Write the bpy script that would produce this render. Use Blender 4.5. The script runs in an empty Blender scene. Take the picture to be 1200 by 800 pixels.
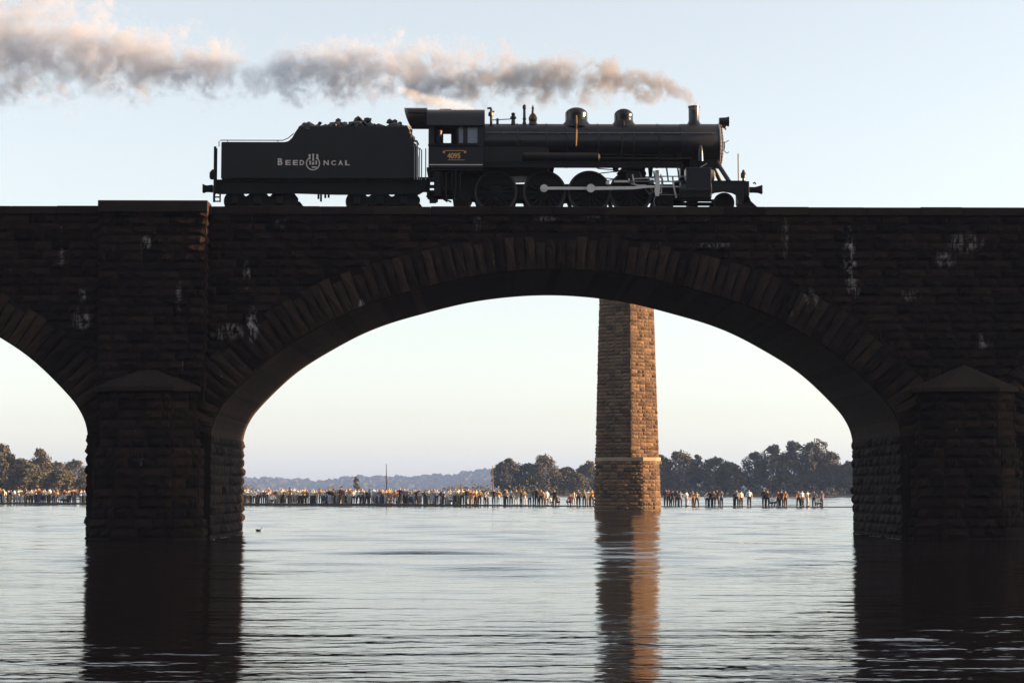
import bpy, bmesh, math, random
import numpy as np
from mathutils import Vector, Matrix, noise as mnoise

random.seed(7)
SC = bpy.context.scene
COL = SC.collection
rad = math.radians

# ------------------------------------------------------------------ camera
F = 2250.0                       # focal length in photo pixels (1200 wide)
CAMH = 1.75
PITCH = math.atan(175 / F)
VPX = 572.0                      # where lines square to the bridge vanish
YAW = math.atan((VPX - 600) / F)
cam = bpy.data.cameras.new('camera')
cam.sensor_width = 36
cam.lens = 36 * F / 1200
cam.clip_start = 0.1
cam.clip_end = 9000
camo = bpy.data.objects.new('camera', cam)
COL.objects.link(camo)
camo.location = (0, 0, CAMH)
camo.rotation_euler = (math.pi / 2 + PITCH, 0, YAW)
SC.camera = camo

# ------------------------------------------------------------------ sky, sun, exposure
SUN_EL = rad(10.0)
SUN_DIR = Vector((math.cos(SUN_EL) * 0.99955, math.cos(SUN_EL) * 0.03, math.sin(SUN_EL)))
world = bpy.data.worlds.new('World')
SC.world = world
world.use_nodes = True
wn = world.node_tree
bg = wn.nodes['Background']
sky = wn.nodes.new('ShaderNodeTexSky')
sky.sky_type = 'NISHITA'
sky.sun_disc = False
sky.sun_elevation = SUN_EL
sky.sun_rotation = math.atan2(SUN_DIR.x, SUN_DIR.y)
sky.altitude = 50
sky.air_density = 1.0
sky.dust_density = 0.9
sky.ozone_density = 1.5
hs = wn.nodes.new('ShaderNodeHueSaturation')      # thin high haze: paler sky all round
hs.inputs['Saturation'].default_value = 0.36
wn.links.new(sky.outputs[0], hs.inputs['Color'])
wn.links.new(hs.outputs[0], bg.inputs['Color'])
bg.inputs['Strength'].default_value = 0.088
sun = bpy.data.lights.new('sun', 'SUN')
sun.energy = 5.0
sun.angle = rad(0.5)
sun.color = (1.0, 0.61, 0.31)
suno = bpy.data.objects.new('sun', sun)
COL.objects.link(suno)
suno.rotation_euler = (-SUN_DIR).to_track_quat('-Z', 'Y').to_euler()
SC.view_settings.view_transform = 'Standard'
SC.view_settings.look = 'None'
SC.view_settings.exposure = 1.84
SC.view_settings.gamma = 1.0
SC.cycles.volume_bounces = 2
SC.cycles.max_bounces = 8
SC.cycles.volume_step_rate = 0.2
SC.cycles.volume_max_steps = 256
SC.cycles.use_denoising = True

# ------------------------------------------------------------------ photo pixel -> place
_f = Vector((-math.sin(YAW) * math.cos(PITCH), math.cos(YAW) * math.cos(PITCH), math.sin(PITCH)))
_r = Vector((math.cos(YAW), math.sin(YAW), 0))
_u = _r.cross(_f)
def P(px, py, Y):
    d = _f * F + _r * (px - 600) - _u * (py - 400)
    return Vector((0, 0, CAMH)) + d * (Y / d.y)
def LX(px, D, py=190): return P(px, py, D).x
def LZ(py, D): return P(VPX, py, D).z
def ground(px, py):
    d = _f * F + _r * (px - 600) - _u * (py - 400)
    return Vector((0, 0, CAMH)) + d * (-CAMH / d.z)

# ------------------------------------------------------------------ materials
def nodes_of(name):
    m = bpy.data.materials.new(name)
    m.use_nodes = True
    nt = m.node_tree
    return m, nt, nt.nodes['Principled BSDF']
def plain(name, col, rough=0.6, metal=0.0, var=0.25, scale=3.0, bump=0.0, bscale=20.0, spec=0.5):
    m, nt, b = nodes_of(name)
    tc = nt.nodes.new('ShaderNodeNewGeometry')
    n = nt.nodes.new('ShaderNodeTexNoise')
    n.inputs['Scale'].default_value = scale
    n.inputs['Detail'].default_value = 5
    nt.links.new(tc.outputs['Position'], n.inputs['Vector'])
    mr = nt.nodes.new('ShaderNodeMapRange')
    mr.inputs['To Min'].default_value = 1 - var
    mr.inputs['To Max'].default_value = 1 + var
    nt.links.new(n.outputs['Fac'], mr.inputs['Value'])
    mx = nt.nodes.new('ShaderNodeVectorMath'); mx.operation = 'SCALE'
    mx.inputs[0].default_value = col[:3]
    nt.links.new(mr.outputs[0], mx.inputs['Scale'])
    nt.links.new(mx.outputs[0], b.inputs['Base Color'])
    b.inputs['Roughness'].default_value = rough
    b.inputs['Metallic'].default_value = metal
    b.inputs['Specular IOR Level'].default_value = spec
    if bump:
        n2 = nt.nodes.new('ShaderNodeTexNoise'); n2.inputs['Scale'].default_value = bscale
        n2.inputs['Detail'].default_value = 6
        nt.links.new(tc.outputs['Position'], n2.inputs['Vector'])
        bp = nt.nodes.new('ShaderNodeBump'); bp.inputs['Strength'].default_value = 1
        bp.inputs['Distance'].default_value = bump
        nt.links.new(n2.outputs['Fac'], bp.inputs['Height'])
        nt.links.new(bp.outputs[0], b.inputs['Normal'])
    return m
def stone(name, c0, c1, lime=0.0, rough=0.85, bump=0.03, spec=0.2, spots=()):
    """rock-faced masonry: tone per stone, grain, sooty blotches, optional lime wash"""
    m, nt, b = nodes_of(name)
    N, L = nt.nodes, nt.links
    g = N.new('ShaderNodeNewGeometry'); oi = N.new('ShaderNodeObjectInfo')
    add = N.new('ShaderNodeMath'); add.operation = 'ADD'
    L.new(g.outputs['Random Per Island'], add.inputs[0]); L.new(oi.outputs['Random'], add.inputs[1])
    fr = N.new('ShaderNodeMath'); fr.operation = 'FRACT'; L.new(add.outputs[0], fr.inputs[0])
    n = N.new('ShaderNodeTexNoise'); n.inputs['Scale'].default_value = 1.3; n.inputs['Detail'].default_value = 7
    n.inputs['Roughness'].default_value = 0.65
    L.new(g.outputs['Position'], n.inputs['Vector'])
    ad = N.new('ShaderNodeMath'); ad.operation = 'MULTIPLY_ADD'
    L.new(fr.outputs[0], ad.inputs[0]); ad.inputs[1].default_value = 0.85
    mm = N.new('ShaderNodeMath'); mm.operation = 'MULTIPLY_ADD'
    L.new(n.outputs['Fac'], mm.inputs[0]); mm.inputs[1].default_value = 1.3; mm.inputs[2].default_value = -0.55
    L.new(mm.outputs[0], ad.inputs[2])
    mix = N.new('ShaderNodeMix'); mix.data_type = 'RGBA'
    L.new(ad.outputs[0], mix.inputs[0]); mix.inputs[6].default_value = (*c0, 1); mix.inputs[7].default_value = (*c1, 1)
    out = mix.outputs[2]
    # lime bloom: thin vertical runs
    mp = N.new('ShaderNodeMapping'); mp.inputs['Scale'].default_value = (2.6, 2.6, 0.9)
    L.new(g.outputs['Position'], mp.inputs['Vector'])
    n3 = N.new('ShaderNodeTexNoise'); n3.inputs['Scale'].default_value = 1.0; n3.inputs['Detail'].default_value = 8
    n3.inputs['Roughness'].default_value = 0.7
    L.new(mp.outputs[0], n3.inputs['Vector'])
    mr = N.new('ShaderNodeMapRange')
    mr.inputs['From Min'].default_value = 0.66 - lime; mr.inputs['From Max'].default_value = 0.80 - lime
    mr.inputs['To Max'].default_value = 0.5
    L.new(n3.outputs['Fac'], mr.inputs['Value'])
    fac = mr.outputs[0]
    if spots:            # lime runs and washed patches at fixed places on the face
        sp = N.new('ShaderNodeSeparateXYZ'); L.new(g.outputs['Position'], sp.inputs[0])
        def mt(op, a, b):
            n_ = N.new('ShaderNodeMath'); n_.operation = op
            for i_, v_ in enumerate((a, b)):
                if isinstance(v_, (int, float)): n_.inputs[i_].default_value = v_
                else: L.new(v_, n_.inputs[i_])
            return n_.outputs[0]
        acc = None
        for sx_, sz_, rx_, rz_, am in spots:
            u_ = mt('DIVIDE', mt('SUBTRACT', sp.outputs['X'], sx_), rx_); w_ = mt('DIVIDE', mt('SUBTRACT', sp.outputs['Z'], sz_), rz_)
            q_ = mt('MULTIPLY', mt('MAXIMUM', mt('SUBTRACT', 1.0, mt('ADD', mt('MULTIPLY', u_, u_), mt('MULTIPLY', w_, w_))), 0.0), am)
            acc = q_ if acc is None else mt('MAXIMUM', acc, q_)
        mp2 = N.new('ShaderNodeMapping'); mp2.inputs['Scale'].default_value = (5.5, 5.5, 2.2); L.new(g.outputs['Position'], mp2.inputs['Vector'])
        n5 = N.new('ShaderNodeTexNoise'); n5.inputs['Scale'].default_value = 1.0; n5.inputs['Detail'].default_value = 8; n5.inputs['Roughness'].default_value = 0.72
        L.new(mp2.outputs[0], n5.inputs['Vector'])
        r5 = N.new('ShaderNodeMapRange'); r5.inputs['From Min'].default_value = 0.47; r5.inputs['From Max'].default_value = 0.66; L.new(n5.outputs['Fac'], r5.inputs['Value'])
        fac = mt('MAXIMUM', mt('MULTIPLY', mt('MULTIPLY', mt('POWER', acc, 1.0), 1.7), r5.outputs[0]), fac)
    mix2 = N.new('ShaderNodeMix'); mix2.data_type = 'RGBA'
    L.new(fac, mix2.inputs[0]); L.new(out, mix2.inputs[6]); mix2.inputs[7].default_value = (0.36, 0.34, 0.33, 1)
    L.new(mix2.outputs[2], b.inputs['Base Color'])
    b.inputs['Roughness'].default_value = rough
    b.inputs['Specular IOR Level'].default_value = spec
    n2 = N.new('ShaderNodeTexNoise'); n2.inputs['Scale'].default_value = 7; n2.inputs['Detail'].default_value = 8
    n2.inputs['Roughness'].default_value = 0.65
    L.new(g.outputs['Position'], n2.inputs['Vector'])
    bp = N.new('ShaderNodeBump'); bp.inputs['Strength'].default_value = 1; bp.inputs['Distance'].default_value = bump
    L.new(n2.outputs['Fac'], bp.inputs['Height']); L.new(bp.outputs[0], b.inputs['Normal'])
    return m
M = {}
SPOTS = [(P(a, b, 70.0).x, P(a, b, 70.0).z, rx_, rz_, am) for a, b, rx_, rz_, am in (
    (996,305,.26,1.35,.8),(1000,335,.3,.5,.6),(1132,284,.75,.45,.5),(1108,304,.5,.45,.4),(296,380,.28,.75,.9),(272,388,.55,.35,.7),(256,392,.3,.25,.7),(289,322,.16,.6,.6),
    (173,286,.22,.3,.7),(96,374,.4,.5,.55),(96,345,.2,.35,.5),(72,300,.12,.5,.4),(211,350,.12,.8,.35),(920,278,.16,.9,.35),(1066,346,.5,.25,.4),(700,252,.8,.14,.4),(640,256,.5,.12,.4),
    (480,246,.7,.12,.4),(836,287,.9,.14,.4),(950,352,.35,.5,.35),(424,356,.14,.25,.9),(1152,400,.25,.35,.5),(560,262,.2,.3,.4),(330,262,.3,.2,.35))]
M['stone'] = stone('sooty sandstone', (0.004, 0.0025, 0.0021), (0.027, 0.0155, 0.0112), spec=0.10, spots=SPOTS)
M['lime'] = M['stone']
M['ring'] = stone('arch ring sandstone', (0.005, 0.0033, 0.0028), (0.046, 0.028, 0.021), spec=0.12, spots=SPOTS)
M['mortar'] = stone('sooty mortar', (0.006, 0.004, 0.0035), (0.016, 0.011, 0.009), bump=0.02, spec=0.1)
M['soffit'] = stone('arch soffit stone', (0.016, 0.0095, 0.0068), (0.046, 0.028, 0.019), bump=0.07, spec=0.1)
M['coping'] = stone('coping stone', (0.014, 0.009, 0.0075), (0.036, 0.025, 0.02), bump=0.02, spec=0.12)
M['pillar'] = stone('weathered red sandstone', (0.042, 0.026, 0.016), (0.172, 0.107, 0.060), bump=0.05)
M['pillar_m'] = stone('pier mortar', (0.06, 0.04, 0.028), (0.12, 0.08, 0.055), bump=0.03)
M['pale'] = stone('pale band stone', (0.22, 0.17, 0.115), (0.34, 0.26, 0.18), bump=0.03)
M['black'] = plain('black engine paint', (0.007, 0.007, 0.010), 0.38, 0, 0.3, 2.5, 0.004, 6)
M['gloss'] = plain('polished black boiler jacket', (0.006, 0.006, 0.009), 0.26, 0, 0.3, 2.5, 0.003, 5)
M['grime'] = plain('grimy running gear iron', (0.005, 0.0045, 0.005), 0.7, 0, 0.4, 6, 0.006, 15, spec=0.3)
M['cabpaint'] = plain('blue black cab paint', (0.012, 0.013, 0.021), 0.34, 0, 0.25, 3, 0.003, 5)
M['tire'] = plain('worn wheel tyre steel', (0.05, 0.05, 0.055), 0.5, 0.4, 0.3, 8)
M['silver'] = plain('bright rod steel', (0.78, 0.75, 0.74), 0.42, 0.2, 0.15, 8)
M['dullsteel'] = plain('dull grey steel', (0.20, 0.20, 0.21), 0.45, 0.5, 0.3, 8)
M['brass_glint'] = plain('aged brass', (0.40, 0.22, 0.08), 0.38, 0.85, 0.3, 9)  # gold sun glints put into the metal colour of bolts, pipe and socket
M['bronze'] = plain('dark bronze', (0.10, 0.06, 0.035), 0.35, 0.7, 0.3, 9)
M['letter'] = plain('faded cream lettering', (0.62, 0.56, 0.52), 0.7, 0, 0.2, 12)
M['gold'] = plain('gilt lettering', (0.62, 0.33, 0.12), 0.55, 0, 0.3, 14)
M['coal'] = plain('coal', (0.012, 0.011, 0.011), 0.45, 0, 0.5, 6, 0.02, 14)
M['rail'] = plain('rusty rail steel', (0.09, 0.055, 0.035), 0.6, 0.3, 0.3, 5)
M['ballast'] = plain('grey ballast', (0.06, 0.052, 0.046), 0.95, 0, 0.5, 12, 0.04, 18)
M['tie'] = plain('tarred timber sleeper', (0.035, 0.025, 0.018), 0.9, 0, 0.4, 6)
M['pole'] = plain('weathered timber pole', (0.16, 0.10, 0.06), 0.8, 0, 0.3, 6)
M['weir'] = plain('wet dark concrete', (0.022, 0.017, 0.013), 0.6, 0, 0.5, 0.8, 0.03, 4)
M['duck'] = plain('dark brown duck feathers', (0.035, 0.028, 0.024), 0.8, 0, 0.3, 30)
M['bill'] = plain('ochre duck bill', (0.3, 0.18, 0.05), 0.6)
M['foam'] = plain('pale water foam', (0.55, 0.55, 0.56), 0.9, 0, 0.3, 9)
M['bark'] = plain('grey brown bark', (0.07, 0.052, 0.038), 0.9, 0, 0.3, 2)
M['bank'] = plain('muddy grass bank', (0.07, 0.062, 0.035), 0.95, 0, 0.4, 0.06)
def glassmat():
    m, nt, b = nodes_of('cab window glass')
    b.inputs['Base Color'].default_value = (0.26, 0.29, 0.37, 1)  # sky reflection in the panes painted in as a grey-blue base colour
    b.inputs['Roughness'].default_value = 0.05
    b.inputs['Metallic'].default_value = 0.0
    tc = nt.nodes.new('ShaderNodeNewGeometry'); n = nt.nodes.new('ShaderNodeTexNoise')
    n.inputs['Scale'].default_value = 1.2
    nt.links.new(tc.outputs['Position'], n.inputs['Vector'])
    bp = nt.nodes.new('ShaderNodeBump'); bp.inputs['Distance'].default_value = 0.02
    nt.links.new(n.outputs['Fac'], bp.inputs['Height']); nt.links.new(bp.outputs[0], b.inputs['Normal'])
    return m
M['glass'] = glassmat()
def leafmat(name, c0, c1):
    m, nt, b = nodes_of(name)
    N, L = nt.nodes, nt.links
    g = N.new('ShaderNodeNewGeometry'); oi = N.new('ShaderNodeObjectInfo')
    n = N.new('ShaderNodeTexNoise'); n.inputs['Scale'].default_value = 0.35; n.inputs['Detail'].default_value = 3
    L.new(g.outputs['Position'], n.inputs['Vector'])
    a = N.new('ShaderNodeMath'); a.operation = 'MULTIPLY_ADD'; L.new(g.outputs['Random Per Island'], a.inputs[0])
    a.inputs[1].default_value = 0.45
    a2 = N.new('ShaderNodeMath'); a2.operation = 'MULTIPLY_ADD'; L.new(oi.outputs['Random'], a2.inputs[0])
    a2.inputs[1].default_value = 0.5; 
    a3 = N.new('ShaderNodeMath'); a3.operation = 'SUBTRACT'; L.new(n.outputs['Fac'], a3.inputs[0]); a3.inputs[1].default_value = 0.42
    L.new(a3.outputs[0], a2.inputs[2]); L.new(a2.outputs[0], a.inputs[2])
    mix = N.new('ShaderNodeMix'); mix.data_type = 'RGBA'
    L.new(a.outputs[0], mix.inputs[0]); mix.inputs[6].default_value = (*c0, 1); mix.inputs[7].default_value = (*c1, 1)
    L.new(mix.outputs[2], b.inputs['Base Color'])
    b.inputs['Roughness'].default_value = 0.8
    b.inputs['Specular IOR Level'].default_value = 0.2
    return m
M['leaf'] = leafmat('autumn olive foliage', (0.044, 0.045, 0.031), (0.095, 0.078, 0.047))
M['leafdark'] = leafmat('dark green foliage', (0.036, 0.041, 0.026), (0.085, 0.074, 0.04))
M['farleaf'] = leafmat('far woodland foliage', (0.022, 0.028, 0.018), (0.05, 0.045, 0.026))

# ------------------------------------------------------------------ mesh builder
class MB:
    def __init__(self): self.v = []; self.f = []; self.mi = []
    def add(self, vs, fs, mi=0):
        o = len(self.v); self.v += [tuple(p) for p in vs]
        self.f += [tuple(i + o for i in f) for f in fs]; self.mi += [mi] * len(fs)
    def box(self, x0, x1, y0, y1, z0, z1, mi=0):
        self.add([(x0,y0,z0),(x1,y0,z0),(x1,y1,z0),(x0,y1,z0),(x0,y0,z1),(x1,y0,z1),(x1,y1,z1),(x0,y1,z1)],
                 [(0,3,2,1),(4,5,6,7),(0,1,5,4),(1,2,6,5),(2,3,7,6),(3,0,4,7)], mi)
    def prism(self, pts, y0, y1, mi=0):
        """outline in x,z extruded along y"""
        n = len(pts)
        vs = [(x, y0, z) for x, z in pts] + [(x, y1, z) for x, z in pts]
        fs = [tuple(range(n)), tuple(reversed(range(n, 2 * n)))]
        fs += [((i + 1) % n, i, i + n, (i + 1) % n + n) for i in range(n)]
        self.add(vs, fs, mi)
    def ring_loft(self, rings, cap=True, mi=0):
        n = len(rings[0]); vs = [p for r in rings for p in r]; fs = []
        for k in range(len(rings) - 1):
            for i in range(n):
                j = (i + 1) % n
                fs.append((k*n+i, k*n+j, (k+1)*n+j, (k+1)*n+i))
        if cap:
            fs.append(tuple(reversed(range(n)))); fs.append(tuple(range((len(rings)-1)*n, len(rings)*n)))
        self.add(vs, fs, mi)
    def lathe(self, prof, c, axis='z', seg=24, mi=0, cap=True):
        """prof: (r, t) along axis through point c"""
        rings = []
        for r, t in prof:
            ring = []
            for i in range(seg):
                a = 2 * math.pi * i / seg; p, q = r * math.cos(a), r * math.sin(a)
                if axis == 'z': ring.append((c[0]+p, c[1]+q, c[2]+t))
                elif axis == 'x': ring.append((c[0]+t, c[1]+p, c[2]+q))
                else: ring.append((c[0]+q, c[1]+t, c[2]+p))
            rings.append(ring)
        self.ring_loft(rings, cap, mi)
    def tube(self, pts, r, seg=8, mi=0):
        pts = [Vector(p) for p in pts]; rings = []
        for k, p in enumerate(pts):
            t = (pts[min(k+1, len(pts)-1)] - pts[max(k-1, 0)]).normalized()
            s = Vector((0,0,1)) if abs(t.z) < 0.9 else Vector((1,0,0))
            a = t.cross(s).normalized(); b = t.cross(a)
            rr = r[k] if isinstance(r, (list, tuple)) else r
            rings.append([p + a*rr*math.cos(2*math.pi*i/seg) + b*rr*math.sin(2*math.pi*i/seg) for i in range(seg)])
        self.ring_loft(rings, True, mi)
    def mesh(self, name, off=(0,0,0)):
        me = bpy.data.meshes.new(name)
        ox, oy, oz = off
        me.from_pydata([(x-ox, y-oy, z-oz) for x, y, z in self.v], [], self.f)
        me.polygons.foreach_set('material_index', self.mi)
        bm = bmesh.new(); bm.from_mesh(me); bmesh.ops.recalc_face_normals(bm, faces=bm.faces); bm.to_mesh(me); bm.free()
        return me
    def build(self, name, mat, parent=None, smooth=False, off=None, bevel=0.0):
        o0 = off if off is not None else (ORG[parent] if parent else (0,0,0))
        me = self.mesh(name, o0)
        ob = link(name, me, parent, mat)
        if off is not None: ob.location = Vector(off) - Vector(ORG[parent] if parent else (0,0,0))
        ORG[ob] = tuple(o0)
        if smooth: shade(me)
        if bevel:
            md = ob.modifiers.new('bevel', 'BEVEL'); md.width = bevel; md.segments = 2; md.limit_method = 'ANGLE'
        return ob
ORG = {}
def shade(me, ang=35):
    me.polygons.foreach_set('use_smooth', [True] * len(me.polygons))
    try: me.set_sharp_from_angle(angle=rad(ang))
    except Exception: pass
def link(name, me, parent=None, mat=None):
    ob = bpy.data.objects.new(name, me)
    COL.objects.link(ob)
    if parent: ob.parent = parent
    if me is not None and mat is not None:
        for mm in (mat if isinstance(mat, (list, tuple)) else [mat]):
            me.materials.append(mm)
    return ob
def thing(name, label, cat, loc=(0,0,0), group=None, kind=None):
    e = link(name, None); e.location = loc; e.empty_display_size = 0.3
    ORG[e] = tuple(loc)
    tag(e, label, cat, group, kind)
    return e
def tag(o, label=None, cat=None, group=None, kind=None):
    if label: o['label'] = label
    if cat: o['category'] = cat
    if group: o['group'] = group
    if kind: o['kind'] = kind
    return o

# ================================================================== WATER
def water_material():
    m, nt, b = nodes_of('river water')
    N, L = nt.nodes, nt.links
    b.inputs['Base Color'].default_value = (0.006, 0.005, 0.006, 1)
    b.inputs['Roughness'].default_value = 0.06
    b.inputs['IOR'].default_value = 1.333
    g = N.new('ShaderNodeNewGeometry')
    def nz(sx, sy, det, rough, w=0.0):
        mp = N.new('ShaderNodeMapping'); mp.inputs['Scale'].default_value = (sx, sy, 1); mp.inputs['Location'].default_value = (w, w, 0)
        L.new(g.outputs['Position'], mp.inputs['Vector'])
        n = N.new('ShaderNodeTexNoise'); n.inputs['Scale'].default_value = 1
        n.inputs['Detail'].default_value = det; n.inputs['Roughness'].default_value = rough
        L.new(mp.outputs[0], n.inputs['Vector']); return n.outputs['Fac']
    a = nz(2.0, 5.2, 2, 0.5); c = nz(0.35, 1.1, 2, 0.5, 9.3); mask = nz(0.022, 0.075, 3, 0.6, 3.1)
    ad = N.new('ShaderNodeMath'); ad.operation = 'MULTIPLY_ADD'
    L.new(c, ad.inputs[0]); ad.inputs[1].default_value = 1.6; L.new(a, ad.inputs[2])
    mr = N.new('ShaderNodeMapRange'); mr.inputs['From Min'].default_value = 0.38; mr.inputs['From Max'].default_value = 0.62
    mr.inputs['To Min'].default_value = 0.45; mr.inputs['To Max'].default_value = 1.0
    L.new(mask, mr.inputs['Value'])
    bp = N.new('ShaderNodeBump'); bp.inputs['Distance'].default_value = 0.0165
    L.new(mr.outputs[0], bp.inputs['Strength']); L.new(ad.outputs[0], bp.inputs['Height'])
    L.new(bp.outputs[0], b.inputs['Normal'])
    return m
def build_water():
    rng = np.random.default_rng(3)
    ys = list(np.arange(12.0, 27.0, 0.06)) + list(np.arange(27.0, 46.0, 0.12)) + list(np.arange(46.0, 80.0, 0.25)) + list(np.arange(80.0, 262.0, 0.45)) + list(np.arange(262.0, 600.0, 1.3))
    y, d = 600.0, 2.0
    while y < 5400: ys.append(y); y += d; d *= 1.14
    ys.append(5400.0)
    low = []; y, d = 12.0, 0.15
    while y > -300: y -= d; d *= 1.25; low.append(max(y, -300.0))
    ys = sorted(set(low)) + ys
    xs = list(np.arange(-62, -9.2, 0.6)) + list(np.arange(-9.0, 9.01, 0.18)) + list(np.arange(9.6, 62.1, 0.6)); d = 1.0; x = 62.0
    xs = [float(v) for v in xs]
    while x < 3000: x += d; d *= 1.16; xs = [-min(x, 3000.0)] + xs + [min(x, 3000.0)]
    ys = np.array(ys); xs = np.array(xs)
    X, Y = np.meshgrid(xs, ys); Z = np.zeros_like(X)
    for i in range(22):
        lam = rng.uniform(0.3, 1.35); k = 2 * np.pi / lam
        th = rng.normal(0, 0.16); ph = rng.uniform(0, 6.28)
        env = 0.35 + 0.65 * np.sin(X * rng.uniform(0.1, 0.45) + Y * rng.uniform(0.05, 0.3) + rng.uniform(0, 6.28)) ** 2
        Z += 0.0021 * lam * rng.uniform(0.5, 1.2) * env * np.sin(k * (np.sin(th) * X + np.cos(th) * Y) + ph)
    fade = np.clip((62 - Y) / 34, 0, 1) ** 1.1 * np.clip((Y - 5) / 6, 0, 1) * 1.0
    Z *= fade
    far = np.clip((Y - 30) / 16, 0, 1) * np.clip((262 - Y) / 60, 0, 1)
    for i in range(20):
        lam = rng.uniform(1.8, 4.6); k = 2 * np.pi / lam
        th = rng.normal(0, 0.30); ph = rng.uniform(0, 6.28)
        env = 0.55 + 0.45 * np.sin(X * rng.uniform(0.03, 0.2) + Y * rng.uniform(0.02, 0.09) + rng.uniform(0, 6.28)) ** 2
        Z += far * 0.0030 * lam * rng.uniform(0.6, 1.2) * env * np.sin(k * (np.sin(th) * X + np.cos(th) * Y) + ph)
    far2 = np.clip((Y - 215) / 50, 0, 1) * np.clip((600 - Y) / 60, 0, 1)
    for i in range(14):
        lam = rng.uniform(5.5, 11); k = 2 * np.pi / lam; th = rng.normal(0, 0.3); ph = rng.uniform(0, 6.28)
        Z += far2 * 0.0034 * lam * rng.uniform(0.6, 1.2) * np.sin(k * (np.sin(th) * X + np.cos(th) * Y) + ph)
    # wake ridges that catch the open sky
    for x0, x1, py, h in [(975,1106,747,1), (1000,1138,770.5,1), (1068,1126,758,.8), (1150,1196,758,.8), (118,168,752,.9),
                          (178,196,747,.8), (212,230,747,.9), (240,288,751,.9), (206,238,768,.8), (190,200,771,.6), (156,164,768,.6),
                          (250,272,786,.7), (180,196,790,.6), (880,960,783,.4), (700,780,752,.5)]:
        D = CAMH * F / (py - 575); cx = ((x0 + x1) / 2 - VPX) / F * D; w = (x1 - x0) / F * D / 2
        s = 0.11
        wob = 0.04 * np.sin(X * 3.1 + py) + 0.025 * np.sin(X * 7.3 + x0)
        Z += h * 0.022 * np.exp(-((Y - D + wob) / s) ** 2 / 2) * np.clip(1.15 - ((X - cx) / w) ** 4, 0, 1)
    ny, nx = X.shape
    me = bpy.data.meshes.new('river')
    idx = np.arange(ny * nx).reshape(ny, nx)
    fs = np.stack([idx[:-1,:-1], idx[:-1,1:], idx[1:,1:], idx[1:,:-1]], -1).reshape(-1, 4)
    me.vertices.add(ny * nx); me.vertices.foreach_set('co', np.stack([X, Y, Z], -1).ravel())
    me.loops.add(fs.size); me.loops.foreach_set('vertex_index', fs.ravel())
    me.polygons.add(len(fs)); me.polygons.foreach_set('loop_start', np.arange(0, fs.size, 4))
    me.update(calc_edges=True); me.validate()
    me.polygons.foreach_set('use_smooth', [True] * len(me.polygons))
    ob = link('river_water', me, None, water_material())
    tag(ob, 'broad calm river with silvery ripples reflecting the bridge', 'river', kind='structure')
build_water()

# ================================================================== FAR BANK AND WOODS
mb = MB()
pr = [(-3000, 0), (-900, 0), (-400, 0), (-120, 0), (0, 0), (200, 0), (900, 0), (3000, 0)]
def shore(x): return 615 + 14 * math.sin(x / 90.0) + 6 * math.sin(x / 31.0)
xsb = [-3000, -1500, -800] + list(range(-600, 601, 12)) + [800, 1500, 3000]
prof = [(-6, -1.0), (0, 0.0), (4, 0.7), (30, 1.0), (400, 1.0), (1500, 1.0), (4700, 1.0)]
rows = [[(x, shore(x) + dy, z + (0.3 * math.sin(x * .21) if 0 < dy < 100 else 0)) for x in xsb] for dy, z in prof]
vs = [p for r in rows for p in r]; nx = len(xsb)
fs = [(k*nx+i, k*nx+i+1, (k+1)*nx+i+1, (k+1)*nx+i) for k in range(len(rows)-1) for i in range(nx-1)]
mb.add(vs, fs)
tag(mb.build('far_bank', M['bank'], None, True), 'low grassy river bank on the far side', 'bank', kind='structure')

def blob_mesh(seed, n=2):
    bm = bmesh.new(); bmesh.ops.create_icosphere(bm, subdivisions=n, radius=1)
    for v in bm.verts:
        d = 1 + 0.38 * mnoise.noise(v.co * 1.9 + Vector((seed*7.1, 0, 0))) + 0.25 * mnoise.noise(v.co * 4.5 + Vector((0, seed*3.3, 0)))
        v.co *= d
    vs = [v.co.copy() for v in bm.verts]; bm.verts.index_update(); fs = [tuple(v.index for v in f.verts) for f in bm.faces]
    bm.free(); return vs, fs
BL = [blob_mesh(s) for s in range(6)]
# wooded ridge: profile of its tops in photo pixels
ridge = [(-600,549),(0,547),(70,545),(105,546),(200,553),(287,556),(340,559),(378,561.5),(400,557),(412,556),(450,556.5),(500,555.5),(536,553.5),(543,550),(575,548),(640,549),(700,552),(800,551),(1000,549),(1900,547)]
def rtop(px):
    for (a, b), (c, d) in zip(ridge, ridge[1:]):
        if a <= px <= c: return b + (d - b) * (px - a) / (c - a)
    return 549
mb = MB()
DR = 4600.0
rr = random.Random(5)
for layer in range(5):
    D = DR - layer * 230
    px = -560.0
    while px < 1850:
        top = P(px, rtop(px) + (0, 4.5, 9, 13, 16.5)[layer] + rr.uniform(-1.2, 1.6), D)
        w = rr.uniform(12, 22); h = rr.uniform(16, 24)
        vs, fs = BL[rr.randrange(6)]
        a = rr.uniform(0, 6.28); ca, sa = math.cos(a), math.sin(a)
        base = top.z - h
        mb.add([(top.x + (v.x*ca - v.y*sa)*w, D + rr.uniform(-25,25)*0 + (v.x*sa + v.y*ca)*w, base + (v.z*0.95)*h*0.98) for v in vs], fs)
        px += rr.uniform(4.5, 8.5)
o = mb.build('distant_woods', M['farleaf'], None)
tag(o, 'long low ridge of blue hazy woodland on the horizon', 'woods', kind='stuff')

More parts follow.
